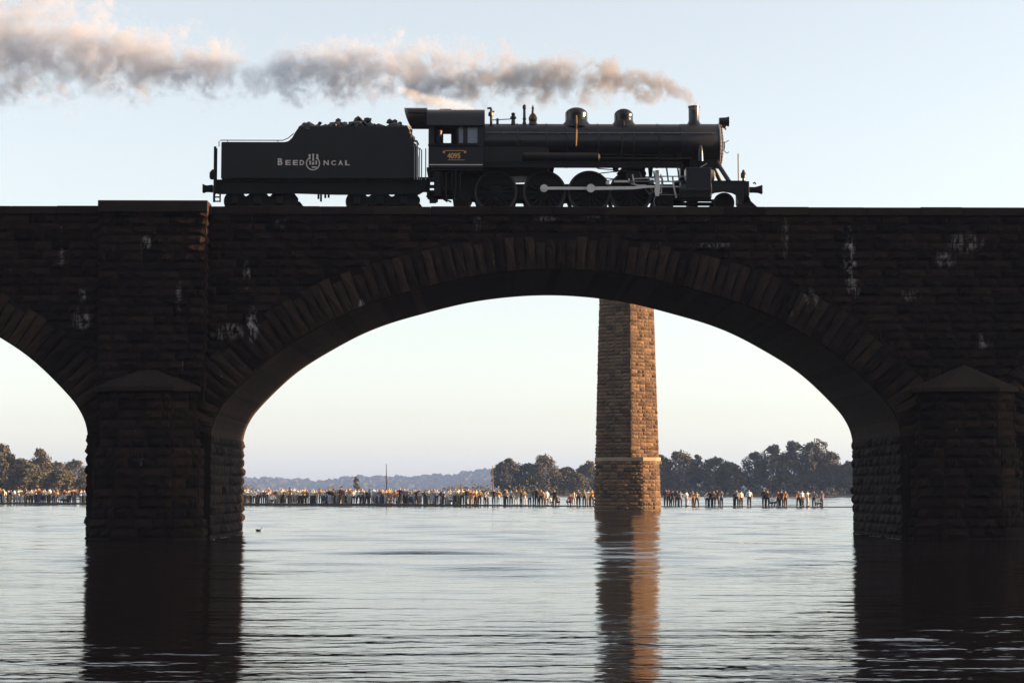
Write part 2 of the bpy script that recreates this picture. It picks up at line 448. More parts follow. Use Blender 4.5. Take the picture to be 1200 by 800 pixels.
# leafy crown of many small leaf clumps
def crown_mesh(name, seed, H, W, clumps=44, leaves=85, leaf=0.5, shape='round'):
    r = random.Random(seed); mb = MB()
    cs = []
    for k in range(clumps):
        for _ in range(50):
            u = r.uniform(0.0, 1.0)
            if shape == 'round': prof_r = math.sin(math.pi * min(1, 0.12 + u * 0.84)) ** 0.7
            elif shape == 'tall': prof_r = (math.sin(math.pi * min(1, 0.10 + u * 0.86)) ** 0.6) * (1 - 0.25*u)
            else: prof_r = (0.35 + 0.65 * u) * (math.sin(math.pi * min(1, 0.1 + u*0.8)) ** 0.5)
            a = r.uniform(0, 6.28); q = math.sqrt(r.uniform(0.15, 1)) * prof_r
            p = Vector((W * 0.5 * q * math.cos(a), W * 0.5 * q * math.sin(a), H * (0.07 + 0.90 * u)))
            if all((p - c[0]).length > 0.75 for c in cs[-30:]): break
        cs.append((p, r.uniform(0.14, 0.225) * W * (0.75 if u > 0.85 else 1)))
    for c, cr in cs:
        for k in range(leaves):
            d = Vector((r.gauss(0,1), r.gauss(0,1), r.gauss(0,1))).normalized()
            p = c + Vector((d.x, d.y, d.z*0.8)) * cr * r.uniform(0.55, 1.08)
            n = (d + Vector((r.gauss(0,.5), r.gauss(0,.5), r.gauss(0,.5)))).normalized()
            t = n.orthogonal().normalized(); b = n.cross(t)
            ang = r.uniform(0, 6.28); t, b = t*math.cos(ang)+b*math.sin(ang), b*math.cos(ang)-t*math.sin(ang)
            s = leaf * r.uniform(0.6, 1.25)
            mb.add([p - t*s, p - b*s*0.6, p + t*s, p + b*s*0.6], [(0,1,2,3)])
    me = bpy.data.meshes.new(name); me.from_pydata(mb.v, [], mb.f)
    return me, cs
def trunk_mesh(name, seed, H, W, cs):
    r = random.Random(seed); mb = MB(); R = H * 0.022
    mb.tube([(0,0,-0.6), (R*0.2,0,H*0.2), (-R*0.4,R*0.3,H*0.5), (R*0.2,0,H*0.85)], [R*1.25, R, R*0.65, R*0.15], 7)
    for c, cr in r.sample(cs, min(9, len(cs))):
        z0 = min(c.z * 0.6, H*0.6)
        mid = Vector((c.x*0.4, c.y*0.4, z0 + (c.z - z0)*0.6))
        mb.tube([(0,0,z0), mid, c], [R*0.45, R*0.3, R*0.08], 5)
    return mb.mesh(name)
TREES = {}
for key, (H, W, cl, lv, shp) in {'round': (12.5, 10.5, 46, 105, 'round'), 'broad': (13.5, 14.0, 60, 105, 'round'), 'tall': (17.5, 12.0, 64, 105, 'tall'),
                                 'bushy': (9.5, 11.0, 46, 105, 'round'), 'open': (19.0, 11.0, 34, 70, 'open'), 'slim': (12.5, 6.0, 30, 60, 'tall')}.items():
    cm, cs = crown_mesh('crown_' + key, hash(key) % 97 if False else sum(map(ord, key)), H, W, cl, lv, 0.42, shp)
    tm = trunk_mesh('trunk_' + key, 3, H, W, cs)
    cm.materials.append(M['leaf']); tm.materials.append(M['bark'])
    TREES[key] = (cm, tm, H)
def tree(kind, px, pytop, label, D=None, wsc=1.0, dark=False, group='trees along the far bank'):
    cm, tm, H = TREES[kind]
    if D is None:
        x = (px - VPX) / F * 630; D = shore(x) + 10
    p = P(px, pytop, D); zb = 0.9
    s = (p.z - zb) / H
    t = thing('bank_tree', label, 'tree', (p.x, D, zb), group)
    t.rotation_euler = (0, 0, (px * 1.7) % 6.28); t.scale = (s*wsc, s*wsc, s)
    c = link('crown', cm, t); k = link('trunk', tm, t)
    if dark:
        c.material_slots[0].link = 'OBJECT'; c.material_slots[0].material = M['leafdark']
    return t
tl = [  # left of the near pier (seen through the left arch)
 ('tall', 2, 522, 'tall brown tree cut by the left edge of the picture', 470, 1.0, 0),
 ('bushy', 22, 540, 'low dark tree just right of the leftmost tree', 480, 1.0, 1),
 ('tall', 47, 527, 'pointed brown tree standing highest under the left arch', 470, 0.85, 0),
 ('bushy', 33, 545, 'rounded brown tree left of the pointed tree under left arch', 450, 1.1, 0),
 ('bushy', 70, 552, 'low rounded tree with lit right side under the left arch', 440, 1.2, 0),
 ('broad', 88, 541, 'bluish tree nearest the left side of the near pier', 620, 1.0, 1),
 ('bushy', 97, 561, 'low bush tree touching the near pier under left arch', 430, 1.0, 0),
 ('broad', 66, 543, 'dark tree behind the low rounded tree under left arch', 600, 1.0, 1),
 # beside near pier, middle
 ('slim', 418, 558, 'slender brown tree rising alone against the blue ridge', None, 1.0, 0),
 # middle clump between mast and tall pier
 ('round', 595, 538, 'round headed tree beside the tall thin pole', None, 1.0, 0),
 ('bushy', 618, 545, 'darker tree in the gap between two round headed trees', None, 0.9, 1),
 ('broad', 636, 535, 'broadest rounded tree left of the tall ruined pier', None, 0.85, 0),
 ('bushy', 662, 549, 'lower tree right of the broad rounded tree', None, 1.0, 0),
 ('round', 690, 541, 'tree touching the left side of the tall ruined pier', None, 1.0, 0),
 ('bushy', 676, 556, 'small bushy tree low before the tall ruined pier', 608, 1.0, 1),
 # right of tall pier
 ('round', 772, 534, 'tree half hidden by the right edge of the ruined pier', None, 1.0, 1),
 ('broad', 795, 531, 'broad tree first right of the ruined pier', None, 0.9, 0),
 ('slim', 815, 533, 'narrow brown tree second right of the ruined pier', None, 1.2, 0),
 ('broad', 838, 538, 'wide low tree midway between ruined pier and tall grove', None, 0.95, 0),
 ('bushy', 855, 543, 'small tree filling the dip before the tall grove', None, 0.9, 1),
 ('tall', 884, 531, 'dark green tree at the left foot of the tall grove', None, 1.0, 1),
 ('tall', 906, 523, 'brown tree with flat top starting the tall grove', None, 1.0, 0),
 ('tall', 930, 519, 'large dense tree in the middle of the tall grove', None, 1.05, 0),
 ('tall', 951, 520, 'dense tree left of the open topped tree', None, 1.0, 1),
 ('open', 963, 514.5, 'tallest tree with airy open top near the right pier', None, 0.8, 0),
 ('tall', 975, 531, 'warm lit brown tree below the open topped tree', None, 0.95, 0),
 ('round', 993, 541, 'bluish tree touching the left side of the right pier', None, 1.0, 1),
 ('bushy', 1008, 541, 'tree mostly hidden behind the right pier', None, 1.0, 1),
]
for k, px, py, lab, D, w, dk in tl: tree(k, px, py, lab, D, w, bool(dk))
# undergrowth at the water's edge
mb = MB(); r = random.Random(12)
for x in np.arange(-330, 330, 0.9):
    if -92 < x < -14 and r.random() < 0.85: continue
    cx = x + r.uniform(-.6, .6); cy = shore(cx) + r.uniform(2, 9); h = r.uniform(1.5, 4.0)
    for k in range(20):
        p = Vector((cx + r.gauss(0, 1.1), cy + r.gauss(0, 1.0), 0.5 + h * abs(r.gauss(0.4, 0.3))))
        t = Vector((r.gauss(0,1), r.gauss(0,1), r.gauss(0,1))).normalized(); b = t.orthogonal().normalized(); s = r.uniform(0.3, 0.65)
        mb.add([p - t*s, p - b*s*0.6, p + t*s, p + b*s*0.6], [(0,1,2,3)])
me = bpy.data.meshes.new('undergrowth'); me.from_pydata(mb.v, [], mb.f)
tag(link('undergrowth', me, None, M['leafdark']), 'dark undergrowth along the foot of the far trees', 'undergrowth', kind='stuff')

# steep wooded bluff added unseen behind the viewpoint to block skylight
mb = MB(); r = random.Random(31)
prof = [(-14, -.5), (-18, 3), (-26, 18), (-36, 36), (-48, 50), (-70, 56), (-290, 57)]
xsb = list(range(-420, 421, 20))
rows = [[(x, y + 3*math.sin(x*.05+k), z * (1 + .10*math.sin(x*.031) + .05*math.sin(x*.083+k))) for x in xsb] for k, (y, z) in enumerate(prof)]
nx = len(xsb); mb.add([p for q in rows for p in q], [(k*nx+i, k*nx+i+1, (k+1)*nx+i+1, (k+1)*nx+i) for k in range(len(rows)-1) for i in range(nx-1)])
tag(mb.build('shade_bluff', M['bank'], None, True), 'unseen steep bank added behind the viewpoint to block skylight', 'bank', kind='structure')
mb = MB()  # tree masses added on the unseen slope, also to darken the bridge side
for k in range(1500):
    x = r.uniform(-400, 400); u = r.random(); j = min(int(u*4), 3); f_ = u*4 - j
    y = prof[1+j][0] + (prof[2+j][0]-prof[1+j][0])*f_; z = prof[1+j][1] + (prof[2+j][1]-prof[1+j][1])*f_
    vs, fs = BL[r.randrange(6)]; w = r.uniform(2.5, 5); h = r.uniform(3, 6)
    mb.add([(x+v.x*w, y+v.y*w*.8, z+2+v.z*h) for v in vs], fs)
tag(mb.build('shade_woods', M['leafdark'], None), 'unseen woodland added on the bank behind the viewpoint to block skylight', 'woods', kind='stuff')

# ================================================================== BRIDGE
YF, YB = 70.0, 79.4              # near and far face
S = F / YF                       # pixels per metre on the near face
PERIOD = 953 / S
ZTOP = LZ(242.3, YF)
def zpx(py, D=YF): return LZ(py, D)
hw = [(0,316),(92,323.5),(177,343.5),(234,362),(284,387),(335,419.5),(379,461),(398,487),(405,512)]
ctrl = [(-92/S, zpx(323.5))] + [(h / S, zpx(y)) for h, y in hw] + [(405.5/S, zpx(545))]
def catmull(c, n=14):
    out = []
    for i in range(1, len(c) - 2):
        p0, p1, p2, p3 = [np.array(c[j]) for j in (i-1, i, i+1, i+2)]
        for k in range(n):
            t = k / n
            out.append(0.5 * ((2*p1) + (-p0+p2)*t + (2*p0-5*p1+4*p2-p3)*t*t + (-p0+3*p1-3*p2+p3)*t**3))
    out.append(np.array(c[-2])); return out
HALF = [tuple(p) for p in catmull(ctrl)]
HALF = [(min(max(x, 0), 405/S), z) for x, z in HALF]
HALF[0] = (0.0, HALF[0][1])
ZSPR = HALF[-1][1]; SPAN = HALF[-1][0]
# arc-length resampling and extrados
def resample(pts, n):
    pts = np.array(pts); d = np.concatenate([[0], np.cumsum(np.hypot(*np.diff(pts, axis=0).T))])
    s = np.linspace(0, d[-1], n); return np.stack([np.interp(s, d, pts[:,0]), np.interp(s, d, pts[:,1])], -1), d[-1]
NV = 41
INH, ARC = resample(HALF, NV + 1)
TAN = np.gradient(INH, axis=0); TAN /= np.linalg.norm(TAN, axis=1)[:, None]
TAN[0] = (1, 0)
NOR = np.stack([-TAN[:,1], TAN[:,0]], -1)      # outward, up at the crown
THK = np.linspace(1.27, 1.62, NV + 1)
EXH = INH + NOR * THK[:, None]
def ext_x(z):
    if z >= EXH[0][1]: return 0.0
    for a, b in zip(EXH, EXH[1:]):
        if b[1] <= z <= a[1]: return a[0] + (b[0]-a[0]) * (a[1]-z) / max(a[1]-b[1], 1e-6)
    return max(SPAN, EXH[-1][0])
CX = [LX(652, YF, 420) + k * PERIOD + (.22 if k > 0 else 0) for k in (-1, 0, 1)]
PX = [(CX[0] + CX[1]) / 2, (CX[1] + CX[2]) / 2]     # pier centres
PHS = [(CX[1] - CX[0]) / 2 - SPAN, (CX[2] - CX[1]) / 2 - SPAN]; PH = PHS[0]                                # half pier width
XL, XR = CX[0] - 6.0, CX[2] + 6.0          # stretch with facing stones
CXB = [CX[1] + k * PERIOD + (.22 if k > 0 else 0) for k in (-2, -1, 0, 1, 2, 3, 4)]
BXL, BXR = CXB[0], CXB[-1]

bridge = thing('stone_bridge', 'dark soot stained stone arch railway bridge across the river', 'bridge', (CX[1], 74.25, 0))
# --- body: spandrels, barrels and piers as solid masonry behind the facing stones
mb = MB()
yb0, yb1 = YF + 0.07, YB
ztopb = ZTOP - 0.30
def addquad(a, b, c, d): mb.add([a, b, c, d], [(0,1,2,3)])
segs = []
for c in CXB:
    pts = [(c - x, z + .015) for x, z in reversed(HALF)] + [(c + x, z + .015) for x, z in HALF[1:]]
    segs.append([p for p in pts if BXL <= p[0] <= BXR])
barrels = []
for si, pts in enumerate(segs):
    sof = MB()
    for (x0, z0), (x1, z1) in zip(pts, pts[1:]):
        if x1 - x0 < 1e-6: continue
        addquad((x0,yb0,z0),(x1,yb0,z1),(x1,yb0,ztopb),(x0,yb0,ztopb))
        addquad((x0,yb1,z0),(x1,yb1,z1),(x1,yb1,ztopb),(x0,yb1,ztopb))
        sof.add([(x0,yb0,z0),(x1,yb0,z1),(x1,yb1,z1),(x0,yb1,z0)], [(0,1,2,3)])
    me_ = bmesh.new()
    ob_ = sof.build('arch_barrel', M['soffit'], bridge)
    me_.from_mesh(ob_.data); bmesh.ops.remove_doubles(me_, verts=me_.verts, dist=1e-5); me_.to_mesh(ob_.data); me_.free()
    shade(ob_.data); barrels.append(ob_)
for s0, s1 in zip(segs, segs[1:]):
    a, b = s0[-1][0], s1[0][0]
    addquad((a,yb0,-1.5),(b,yb0,-1.5),(b,yb0,ztopb),(a,yb0,ztopb))
    addquad((a,yb1,-1.5),(b,yb1,-1.5),(b,yb1,ztopb),(a,yb1,ztopb))
    for w in (a, b): addquad((w,yb0,-1.5),(w,yb1,-1.5),(w,yb1,ZSPR+.015),(w,yb0,ZSPR+.015))
addquad((BXL,yb0,ztopb),(BXR,yb0,ztopb),(BXR,yb1,ztopb),(BXL,yb1,ztopb))
for xe, sg in ((BXL, segs[0][0]), (BXR, segs[-1][-1])):
    addquad((xe,yb0,sg[1]),(xe,yb1,sg[1]),(xe,yb1,ztopb),(xe,yb0,ztopb))
wall = mb.build('spandrel_wall', M['mortar'], bridge)
bm_ = bmesh.new(); bm_.from_mesh(wall.data); bmesh.ops.remove_doubles(bm_, verts=bm_.verts, dist=1e-5); bm_.to_mesh(wall.data); bm_.free()
barrel = barrels[2]

# --- rock-faced stone unit meshes (shared)
def rock_unit(seed):
    r = random.Random(seed); nx, nz = 5, 4; vs = []; fs = []
    for j in range(nz):
        for i in range(nx):
            u, v = i/(nx-1), j/(nz-1); edge = i in (0, nx-1) or j in (0, nz-1)
            x = -0.5 + u; z = -0.5 + v
            if edge: y = -0.30 + r.uniform(-.12, .12); x *= 0.985 + r.uniform(-.012, .012); z *= 0.96 + r.uniform(-.03, .03)
            else: y = -0.95 + r.uniform(-.38, .35); x += r.uniform(-.04, .04); z += r.uniform(-.05, .05)
            vs.append((x, y, z))
    for j in range(nz-1):
        for i in range(nx-1):
            q = (j*nx+i, j*nx+i+1, (j+1)*nx+i+1, (j+1)*nx+i)
            fs.append(q)
    border = [i for i in range(nx)] + [j*nx+nx-1 for j in range(1, nz)] + [(nz-1)*nx+i for i in range(nx-2, -1, -1)] + [j*nx for j in range(nz-2, 0, -1)]
    o = len(vs)
    for b in border: vs.append((vs[b][0], 0.25, vs[b][2]))
    n = len(border)
    for k in range(n): fs.append((border[k], o+k, o+(k+1)%n, border[(k+1)%n]))
    return vs, fs
ROCK = [rock_unit(s) for s in range(10)]
ROCKME = {}
def rock_me(i, mat):
    if (i, mat) not in ROCKME:
        me = bpy.data.meshes.new('rock_faced_stone'); me.from_pydata(ROCK[i][0], [], ROCK[i][1])
        me.materials.append(M[mat]); ROCKME[(i, mat)] = me
    return ROCKME[(i, mat)]
STONES = []     # (parent_key, x, y, z, rotz, length, depth, height, mat)
def lay(pk, p0, p1, z0, z1, ch=0.335, lmin=0.45, lmax=1.05, depth=0.07, allow=None, seed=0, mat='stone', gap=0.022):
    """courses of stones along p0->p1 (outward side on the right hand)"""
    r = random.Random(seed); d = Vector((p1[0]-p0[0], p1[1]-p0[1])); L = d.length; a = math.atan2(d.y, d.x)
    n = max(1, round((z1 - z0) / ch)); h = (z1 - z0) / n
    for k in range(n):
        za = z0 + k * h; zm = za + h / 2
        for s0, s1 in (allow(zm) if allow else [(0, L)]):
            s = s0 - (r.uniform(0, lmax*0.4) if s1 - s0 > 3 else 0)
            while s < s1 - 0.02:
                l = r.uniform(lmin, lmax)
                if s1 - (s + l) < lmin * 0.5: l = s1 - s
                b0, b1 = max(s, s0), min(s + l, s1)
                if b1 - b0 > 0.06:
                    m = (b0 + b1) / 2
                    STONES.append((pk, p0[0] + d.x/L*m, p0[1] + d.y/L*m, zm, a, b1-b0-gap, depth*r.uniform(.75, 1.3), h-gap, mat))
                s += l
# near face of the spandrels
PIL = 0.35   # pilaster projection
pilx = (LX(116, YF-PIL, 240), LX(243, YF-PIL, 240))
ZCAP = zpx(427)
def allow_face(z):
    iv = [(XL, XR)]
    def cut(iv, a, b):
        out = []
        for s, e in iv:
            if b <= s or a >= e: out.append((s, e)); continue
            if a > s: out.append((s, a))
            if b < e: out.append((b, e))
        return out
    for c in CX:
        w = ext_x(z)
        if z < EXH[0][1]: iv = cut(iv, c - w + 0.05, c + w - 0.05)
    if z > 4.6: iv = cut(iv, pilx[0], pilx[1])
    for p in PX:
        if z < 5.4: iv = cut(iv, p - 1.75, p + 1.75)
        if z < 3.0: iv = cut(iv, p - PH - 3, p + PH + 3)
    iv = [(s - XL, e - XL) for s, e in iv if e - s > 0.08]
    return iv
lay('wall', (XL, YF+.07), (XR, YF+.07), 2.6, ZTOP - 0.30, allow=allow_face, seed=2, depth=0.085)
# pier flanks inside the arches
for k, p in enumerate(PX):
    for sgn in (-1, 1):
        xw = p + sgn * PHS[k]
        a, b = ((xw, YF+.05), (xw, YB)) if sgn > 0 else ((xw, YB), (xw, YF+.05))
        lay('pier%d' % k, a, b, -0.25, ZSPR + 0.1, ch=0.36, seed=20 + k*3 + sgn, depth=0.10, lmin=.6, lmax=1.4)
# pier noses: footing, shaft and sloping cap
def nose_plan(w, d): return [(-w, .0), (-w+.12, -d*.45), (-w*.52, -d), (w*.52, -d), (w-.12, -d*.45), (w, 0)]
piers = []
for k, p in enumerate(PX):
    tiers = [(-1.5, 0.75, 2.20, 1.32), (0.75, 3.30, 2.06, 1.20), (3.30, 5.30, 1.90, 1.05)]
    m = MB()
    for z0, z1, w, d in tiers:
        pl = nose_plan(w - .08, d - .08)
        m.add([(p+x, YF+.1+y, z0) for x, y in pl] + [(p+x, YF+.1+y, z1) for x, y in pl],
              [(i, i+1, i+7, i+6) for i in range(5)] + [tuple(range(6, 12))])
    po = m.build('pier', M['mortar'], bridge); piers.append(po)
    for ti, (z0, z1, w, d) in enumerate(tiers):
        pl = nose_plan(w - .08, d - .08)
        for i in range(5):
            lay('pier%d' % k, (p+pl[i][0], YF+.1+pl[i][1]), (p+pl[i+1][0], YF+.1+pl[i+1][1]), max(z0, -0.25), z1, ch=0.36, lmin=.45, lmax=1.0, depth=0.09, seed=50+k*31+ti*7+i)
    # cap: sloping coping slabs up to an apex against the wall
    pl = nose_plan(1.98, 1.12); ze = 5.32; zt = 5.50; za = ZCAP
    m = MB()
    vs = [(p+x, YF+.05+y, ze) for x, y in pl] + [(p+x, YF+.05+y, zt) for x, y in pl] + [(p, YF-.02, za)]
    m.add(vs, [(i, i+1, i+7, i+6) for i in range(5)] + [(i+6, i+7, 12) for i in range(5)] + [tuple(reversed(range(6)))])
    cap = m.build('pier_cap', M['coping'], po, bevel=0.03)
# pilaster over the near pier, its top a little above the coping
m = MB(); m.box(pilx[0]+.06, pilx[1]-.06, YF-PIL+.07, YF+.3, 4.8, ZTOP-.12)
pil = m.build('pilaster', M['mortar'], bridge)
lay('pil', (pilx[0]+.06, YF-PIL+.07), (pilx[1]-.06, YF-PIL+.07), 5.45, ZTOP-.12, seed=91, depth=.085)
lay('pil', (pilx[1]-.06, YF-PIL+.07), (pilx[1]-.06, YF+.05), 5.45, ZTOP-.12, seed=92, depth=.085, lmin=.4, lmax=.5)
lay('pil', (pilx[0]+.06, YF+.05), (pilx[0]+.06, YF-PIL+.07), 5.45, ZTOP-.12, seed=93, depth=.085, lmin=.4, lmax=.5)
zp = LZ(235.3, YF-PIL-.12)
m = MB(); m.box(pilx[0]-.02, pilx[1]+.02, YF-PIL-.12, YF+.55, zp-.42, zp)
m.build('pilaster_cap', M['coping'], pil, bevel=0.02)
# coping stones along the top edge
r = random.Random(77); x = XL; k = 0
while x < XR:
    l = r.uniform(1.5, 2.3); x1 = min(x + l, XR)
    lo, hi = x, x1
    if not (lo > pilx[0]-.1 and hi < pilx[1]+.1):
        m = MB(); m.box(lo+.004, hi-.004, YF-.06-r.uniform(0,.012), YF+.62, ZTOP-.30, ZTOP+r.uniform(-.014, .010))
        m.build('coping_stone', M['coping'], wall, bevel=0.018)
    x = x1
m = MB(); m.box(BXL, BXR, YB-.55, YB+.06, ZTOP-.30, ZTOP-.02); m.build('far_coping', M['coping'], bridge)
for a_, b_ in ((BXL, XL), (XR, BXR)):
    m = MB(); m.box(a_, b_, YF-.06, YF+.62, ZTOP-.30, ZTOP); m.build('outer_coping', M['coping'], bridge)
# voussoirs: every ring stone of the arches in view
ring = {}
for ci, c in enumerate(CX):
    rp = MB()
    r = random.Random(300 + ci)
    for sg in (-1, 1):
        if ci == 0 and sg == -1: continue
        if ci == 2 and sg == 1: continue
        for i in range(NV):
            if ci == 2 and i < 22: continue
            if ci == 0 and i < 8: continue
            a0, a1 = INH[i], INH[i+1]
            t = r.choice([0.0, 0.0, 0.0, -0.12, -0.22, 0.05]) if i % 1 == 0 else 0
            e0 = EXH[i] + NOR[i]*t; e1 = EXH[i+1] + NOR[i+1]*t
            g = 0.036
            lo = 0.0 + r.uniform(-.01, .03)
            def pt(q, w): return (c + sg*q[0], w, q[1])
            mid = (a0+a1+e0+e1)/4
            def sh(q): return q + (mid-q)*0.02 + ((mid-q)/np.linalg.norm(mid-q))*g
            K = 5; vs = []; fs = []
            for j in range(K):           # rows from intrados to extrados, four points across
                u = j/(K-1); p0 = sh(a0+(e0-a0)*u); p1 = sh(a1+(e1-a1)*u)
                for w_ in (0, .33, .67, 1):
                    q_ = p0 + (p1-p0)*w_; ed = j in (0, K-1) or w_ in (0, 1)
                    vs.append(pt(q_, YF - (.035 + r.uniform(0, .02) if ed else .10 + r.uniform(-.03, .04))))
            for j in range(K-1):
                for w_ in range(3): fs.append((j*4+w_, j*4+w_+1, j*4+w_+5, j*4+w_+4))
            bd = [0, 1, 2, 3] + [j*4+3 for j in range(1, K)] + [(K-1)*4+2, (K-1)*4+1, (K-1)*4] + [j*4 for j in range(K-2, 0, -1)]
            nb = len(vs); vs += [(vs[q_][0], YF+.25, vs[q_][2]) for q_ in bd]
            for j in range(len(bd)): fs.append((bd[j], nb+j, nb+(j+1) % len(bd), bd[(j+1) % len(bd)]))
            m = MB(); m.add(vs, fs)
            light = (ci == 1 and sg == -1 and i in (18, 3, 5)) or r.random() < 0.10
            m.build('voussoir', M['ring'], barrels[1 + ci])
# lime stains noted in the photograph (pixel, radius in m)
LIME = [(995,272,.35),(996,295,.4),(998,315,.4),(1000,338,.45),(1125,283,.5),(1110,303,.6),(1150,280,.5),(292,320,.4),(295,365,.5),(296,385,.5),(268,385,.5),(258,392,.4),
        (175,285,.35),(150,320,.3),(92,330,.4),(95,375,.5),(100,350,.4),(210,350,.5),(700,295,.4),(600,280,.4),(920,275,.5),(905,250,.4),(1065,345,.6),(700,250,.6),
        (640,262,.5),(580,255,.5),(480,245,.5),(820,286,.5),(860,287,.5),(950,350,.4),(360,330,.4)]
LIMEW = [(P(a, b, YF), rr_) for a, b, rr_ in LIME]
def is_lime(x, y, z, l):
    if y > YF + 0.6: return random.random() < 0.10
    for q, rad_ in LIMEW:
        if abs(x - q.x) < rad_ * 0.6 + l * 0.35 and abs(z - q.z) < rad_: return True
    return False
PARENT = {'wall': wall, 'pier0': piers[0], 'pier1': piers[1], 'pil': pil}
inview = lambda s: (-20.5 < s[1] < 18.6 and s[3] > -0.05)
order = sorted(range(len(STONES)), key=lambda i: -(STONES[i][5]*STONES[i][7] if inview(STONES[i]) and STONES[i][2] < YF+.3 else 0))
single = set(order[:300])
rest = {k: [MB(), MB()] for k in PARENT}
rs = random.Random(4)
for i, (pk, x, y, z, a, l, d, h, mat) in enumerate(STONES):
    lm = is_lime(x, y, z, l); v = rs.randrange(10)
    if i in single:
        par = PARENT[pk]; o = ORG[par]
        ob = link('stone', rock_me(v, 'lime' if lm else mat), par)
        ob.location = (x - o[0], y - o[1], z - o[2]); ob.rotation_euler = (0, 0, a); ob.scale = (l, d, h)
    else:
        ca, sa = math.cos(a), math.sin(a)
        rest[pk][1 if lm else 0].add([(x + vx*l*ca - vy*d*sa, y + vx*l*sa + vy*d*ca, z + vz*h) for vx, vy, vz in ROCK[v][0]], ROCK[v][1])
for pk, (a, b) in rest.items():
    mm = MB(); mm.add(a.v, a.f, 0); mm.add(b.v, b.f, 1)
    if mm.v:
        o = mm.build('stone_facing', [M['stone'], M['lime']], PARENT[pk]); o['kind'] = 'stuff'

# ballast bed, sleepers and rails
ZR = LZ(249.5, 72.2)     # rail head
m = MB(); m.box(BXL, BXR, YF+.62, YB-.55, ZTOP-.31, ZR-.22)
tag(m.build('ballast_bed', M['ballast'], None), 'grey ballast bed along the bridge deck', 'ballast', kind='structure')
YC = 72.95
for nm, yc in (('near', YC), ('far', 76.55)):
    tr = thing('railway_track', '%s railway track on the bridge deck' % ('near' if nm == 'near' else 'far'), 'track', ((XL+XR)/2, yc, ZR-.3), kind='structure')
    for s in (-1, 1):
        m = MB(); y = yc + s * 0.7525
        m.prism([(XL, 0), (XR, 0), (XR, 0), (XL, 0)][:0] or [(XL, ZR-.16), (XR, ZR-.16), (XR, ZR), (XL, ZR)], y-.035, y+.035)
        m.box(XL, XR, y-.07, y+.07, ZR-.17, ZR-.145)
        m.build('rail', M['rail'], tr)
    if nm == 'near':
        tm = MB(); tm.box(-.11, .11, -1.3, 1.3, 0, .15); tme = tm.mesh('sleeper'); tme.materials.append(M['tie'])
    x = XL + .3
    while x < XR:
        o = link('sleeper', tme, tr); o.location = (x - (XL+XR)/2, 0, -.02); x += .62

# ================================================================== LOCOMOTIVE
YN, YFAR = YC - 1.45, YC + 1.45            # near and far side of cab and tender
DS = YN
SW = F / 72.2                              # pixels per metre at the near wheels
loco = thing('steam_locomotive', 'black steam locomotive with two domes and short smokestack crossing the bridge', 'locomotive', (LX(700, YC), YC, ZR))
bx = lambda px: LX(px, YC)
bz = lambda py: LZ(py, YC)
ZB = bz(171.0); RB = bz(145.6) - ZB        # boiler axis and radius
# boiler jacket
m = MB(); x0, x1 = bx(564), bx(796)
m.lathe([(RB*1.0, 0), (RB*1.0, x1-x0)], (x0, YC, ZB), 'x', 48)
boiler = m.build('boiler', M['gloss'], loco, True)
for px in (606, 640, 664, 700, 741, 770):
    m = MB(); m.lathe([(RB-.01, -.03), (RB+.012, -.028), (RB+.012, .028), (RB-.01, .03)], (bx(px), YC, ZB), 'x', 48)
    m.build('boiler_band', M['black'], boiler, True)
# firebox below the jacket
m = MB(); m.prism([(bx(566), bz(172)), (bx(642), bz(172)), (bx(642), bz(205)), (bx(622), bz(210)), (bx(566), bz(212))], YC-.82, YC+.82)
m.build('firebox', M['black'], loco, bevel=.03)
# smokebox with bolted front
RS = RB + .01; xs0, xs1 = bx(796), bx(841)
m = MB(); m.lathe([(RS, 0), (RS, xs1-xs0), (RS-.01, xs1-xs0+.02)], (xs0, YC, ZB), 'x', 48)
smokebox = m.build('smokebox', M['black'], loco, True)
m = MB(); m.lathe([(RS+.012, 0), (RS+.012, .05), (RS-.02, .07)], (xs1-.02, YC, ZB), 'x', 48); m.build('smokebox_rim', M['dullsteel'], smokebox, True)
m = MB(); xd = bx(843)
m.lathe([(RS*.93, -.05), (RS*.92, .03), (RS*.8, .075), (RS*.55, .12), (RS*.25, .15), (.01, .155)], (xd, YC, ZB), 'x', 40)
door = m.build('smokebox_door', M['black'], smokebox, True)
m = MB()
for i in range(36):
    a = 2*math.pi*i/36
    m.lathe([(.024, 0), (.022, .045), (.005, .055)], (xd-.0+.01, YC+math.cos(a)*RS*.955, ZB+math.sin(a)*RS*.955), 'x', 6)
for i in range(14):
    a = 2*math.pi*i/14
    m.lathe([(.02, 0), (.018, .04), (.004, .05)], (xd+.06, YC+math.cos(a)*RS*.72, ZB+math.sin(a)*RS*.72), 'x', 6)
b_ = m.build('door_bolts', M['brass_glint'], smokebox); b_['kind'] = 'stuff'
m = MB(); m.lathe([(.17, 0), (.17, .035), (.15, .045)], (xd+.16, YC, ZB+.02), 'x', 28); m.build('number_disc', M['bronze'], smokebox, True)
m = MB(); m.tube([(xd+.15, YC-.02, ZB+.06), (xd+.2, YC-.03, ZB+.13), (xd+.36, YC-.06, ZB+.22)], .016)
m.tube([(xd+.15, YC-.02, ZB-.1), (xd+.22, YC-.03, ZB-.22), (xd+.32, YC-.06, ZB-.28), (xd+.36, YC-.06, ZB-.22)], .016)
m.build('door_handle', M['dullsteel'], smokebox, True)
# smokestack
m = MB(); xc = bx(813.5); zt = bz(124.2); rst = 6.3/30.84
m.lathe([(rst*1.65, ZB+RS-.14-zt), (rst*1.45, ZB+RS-.03-zt), (rst*1.12, ZB+RS+.06-zt), (rst, ZB+RS+.14-zt), (rst, -.06), (rst*1.09, -.05), (rst*1.09, 0), (rst*.82, 0), (rst*.8, -.35)], (xc, YC, zt), 'z', 32)
m.build('smokestack', M['gloss'], loco, True)
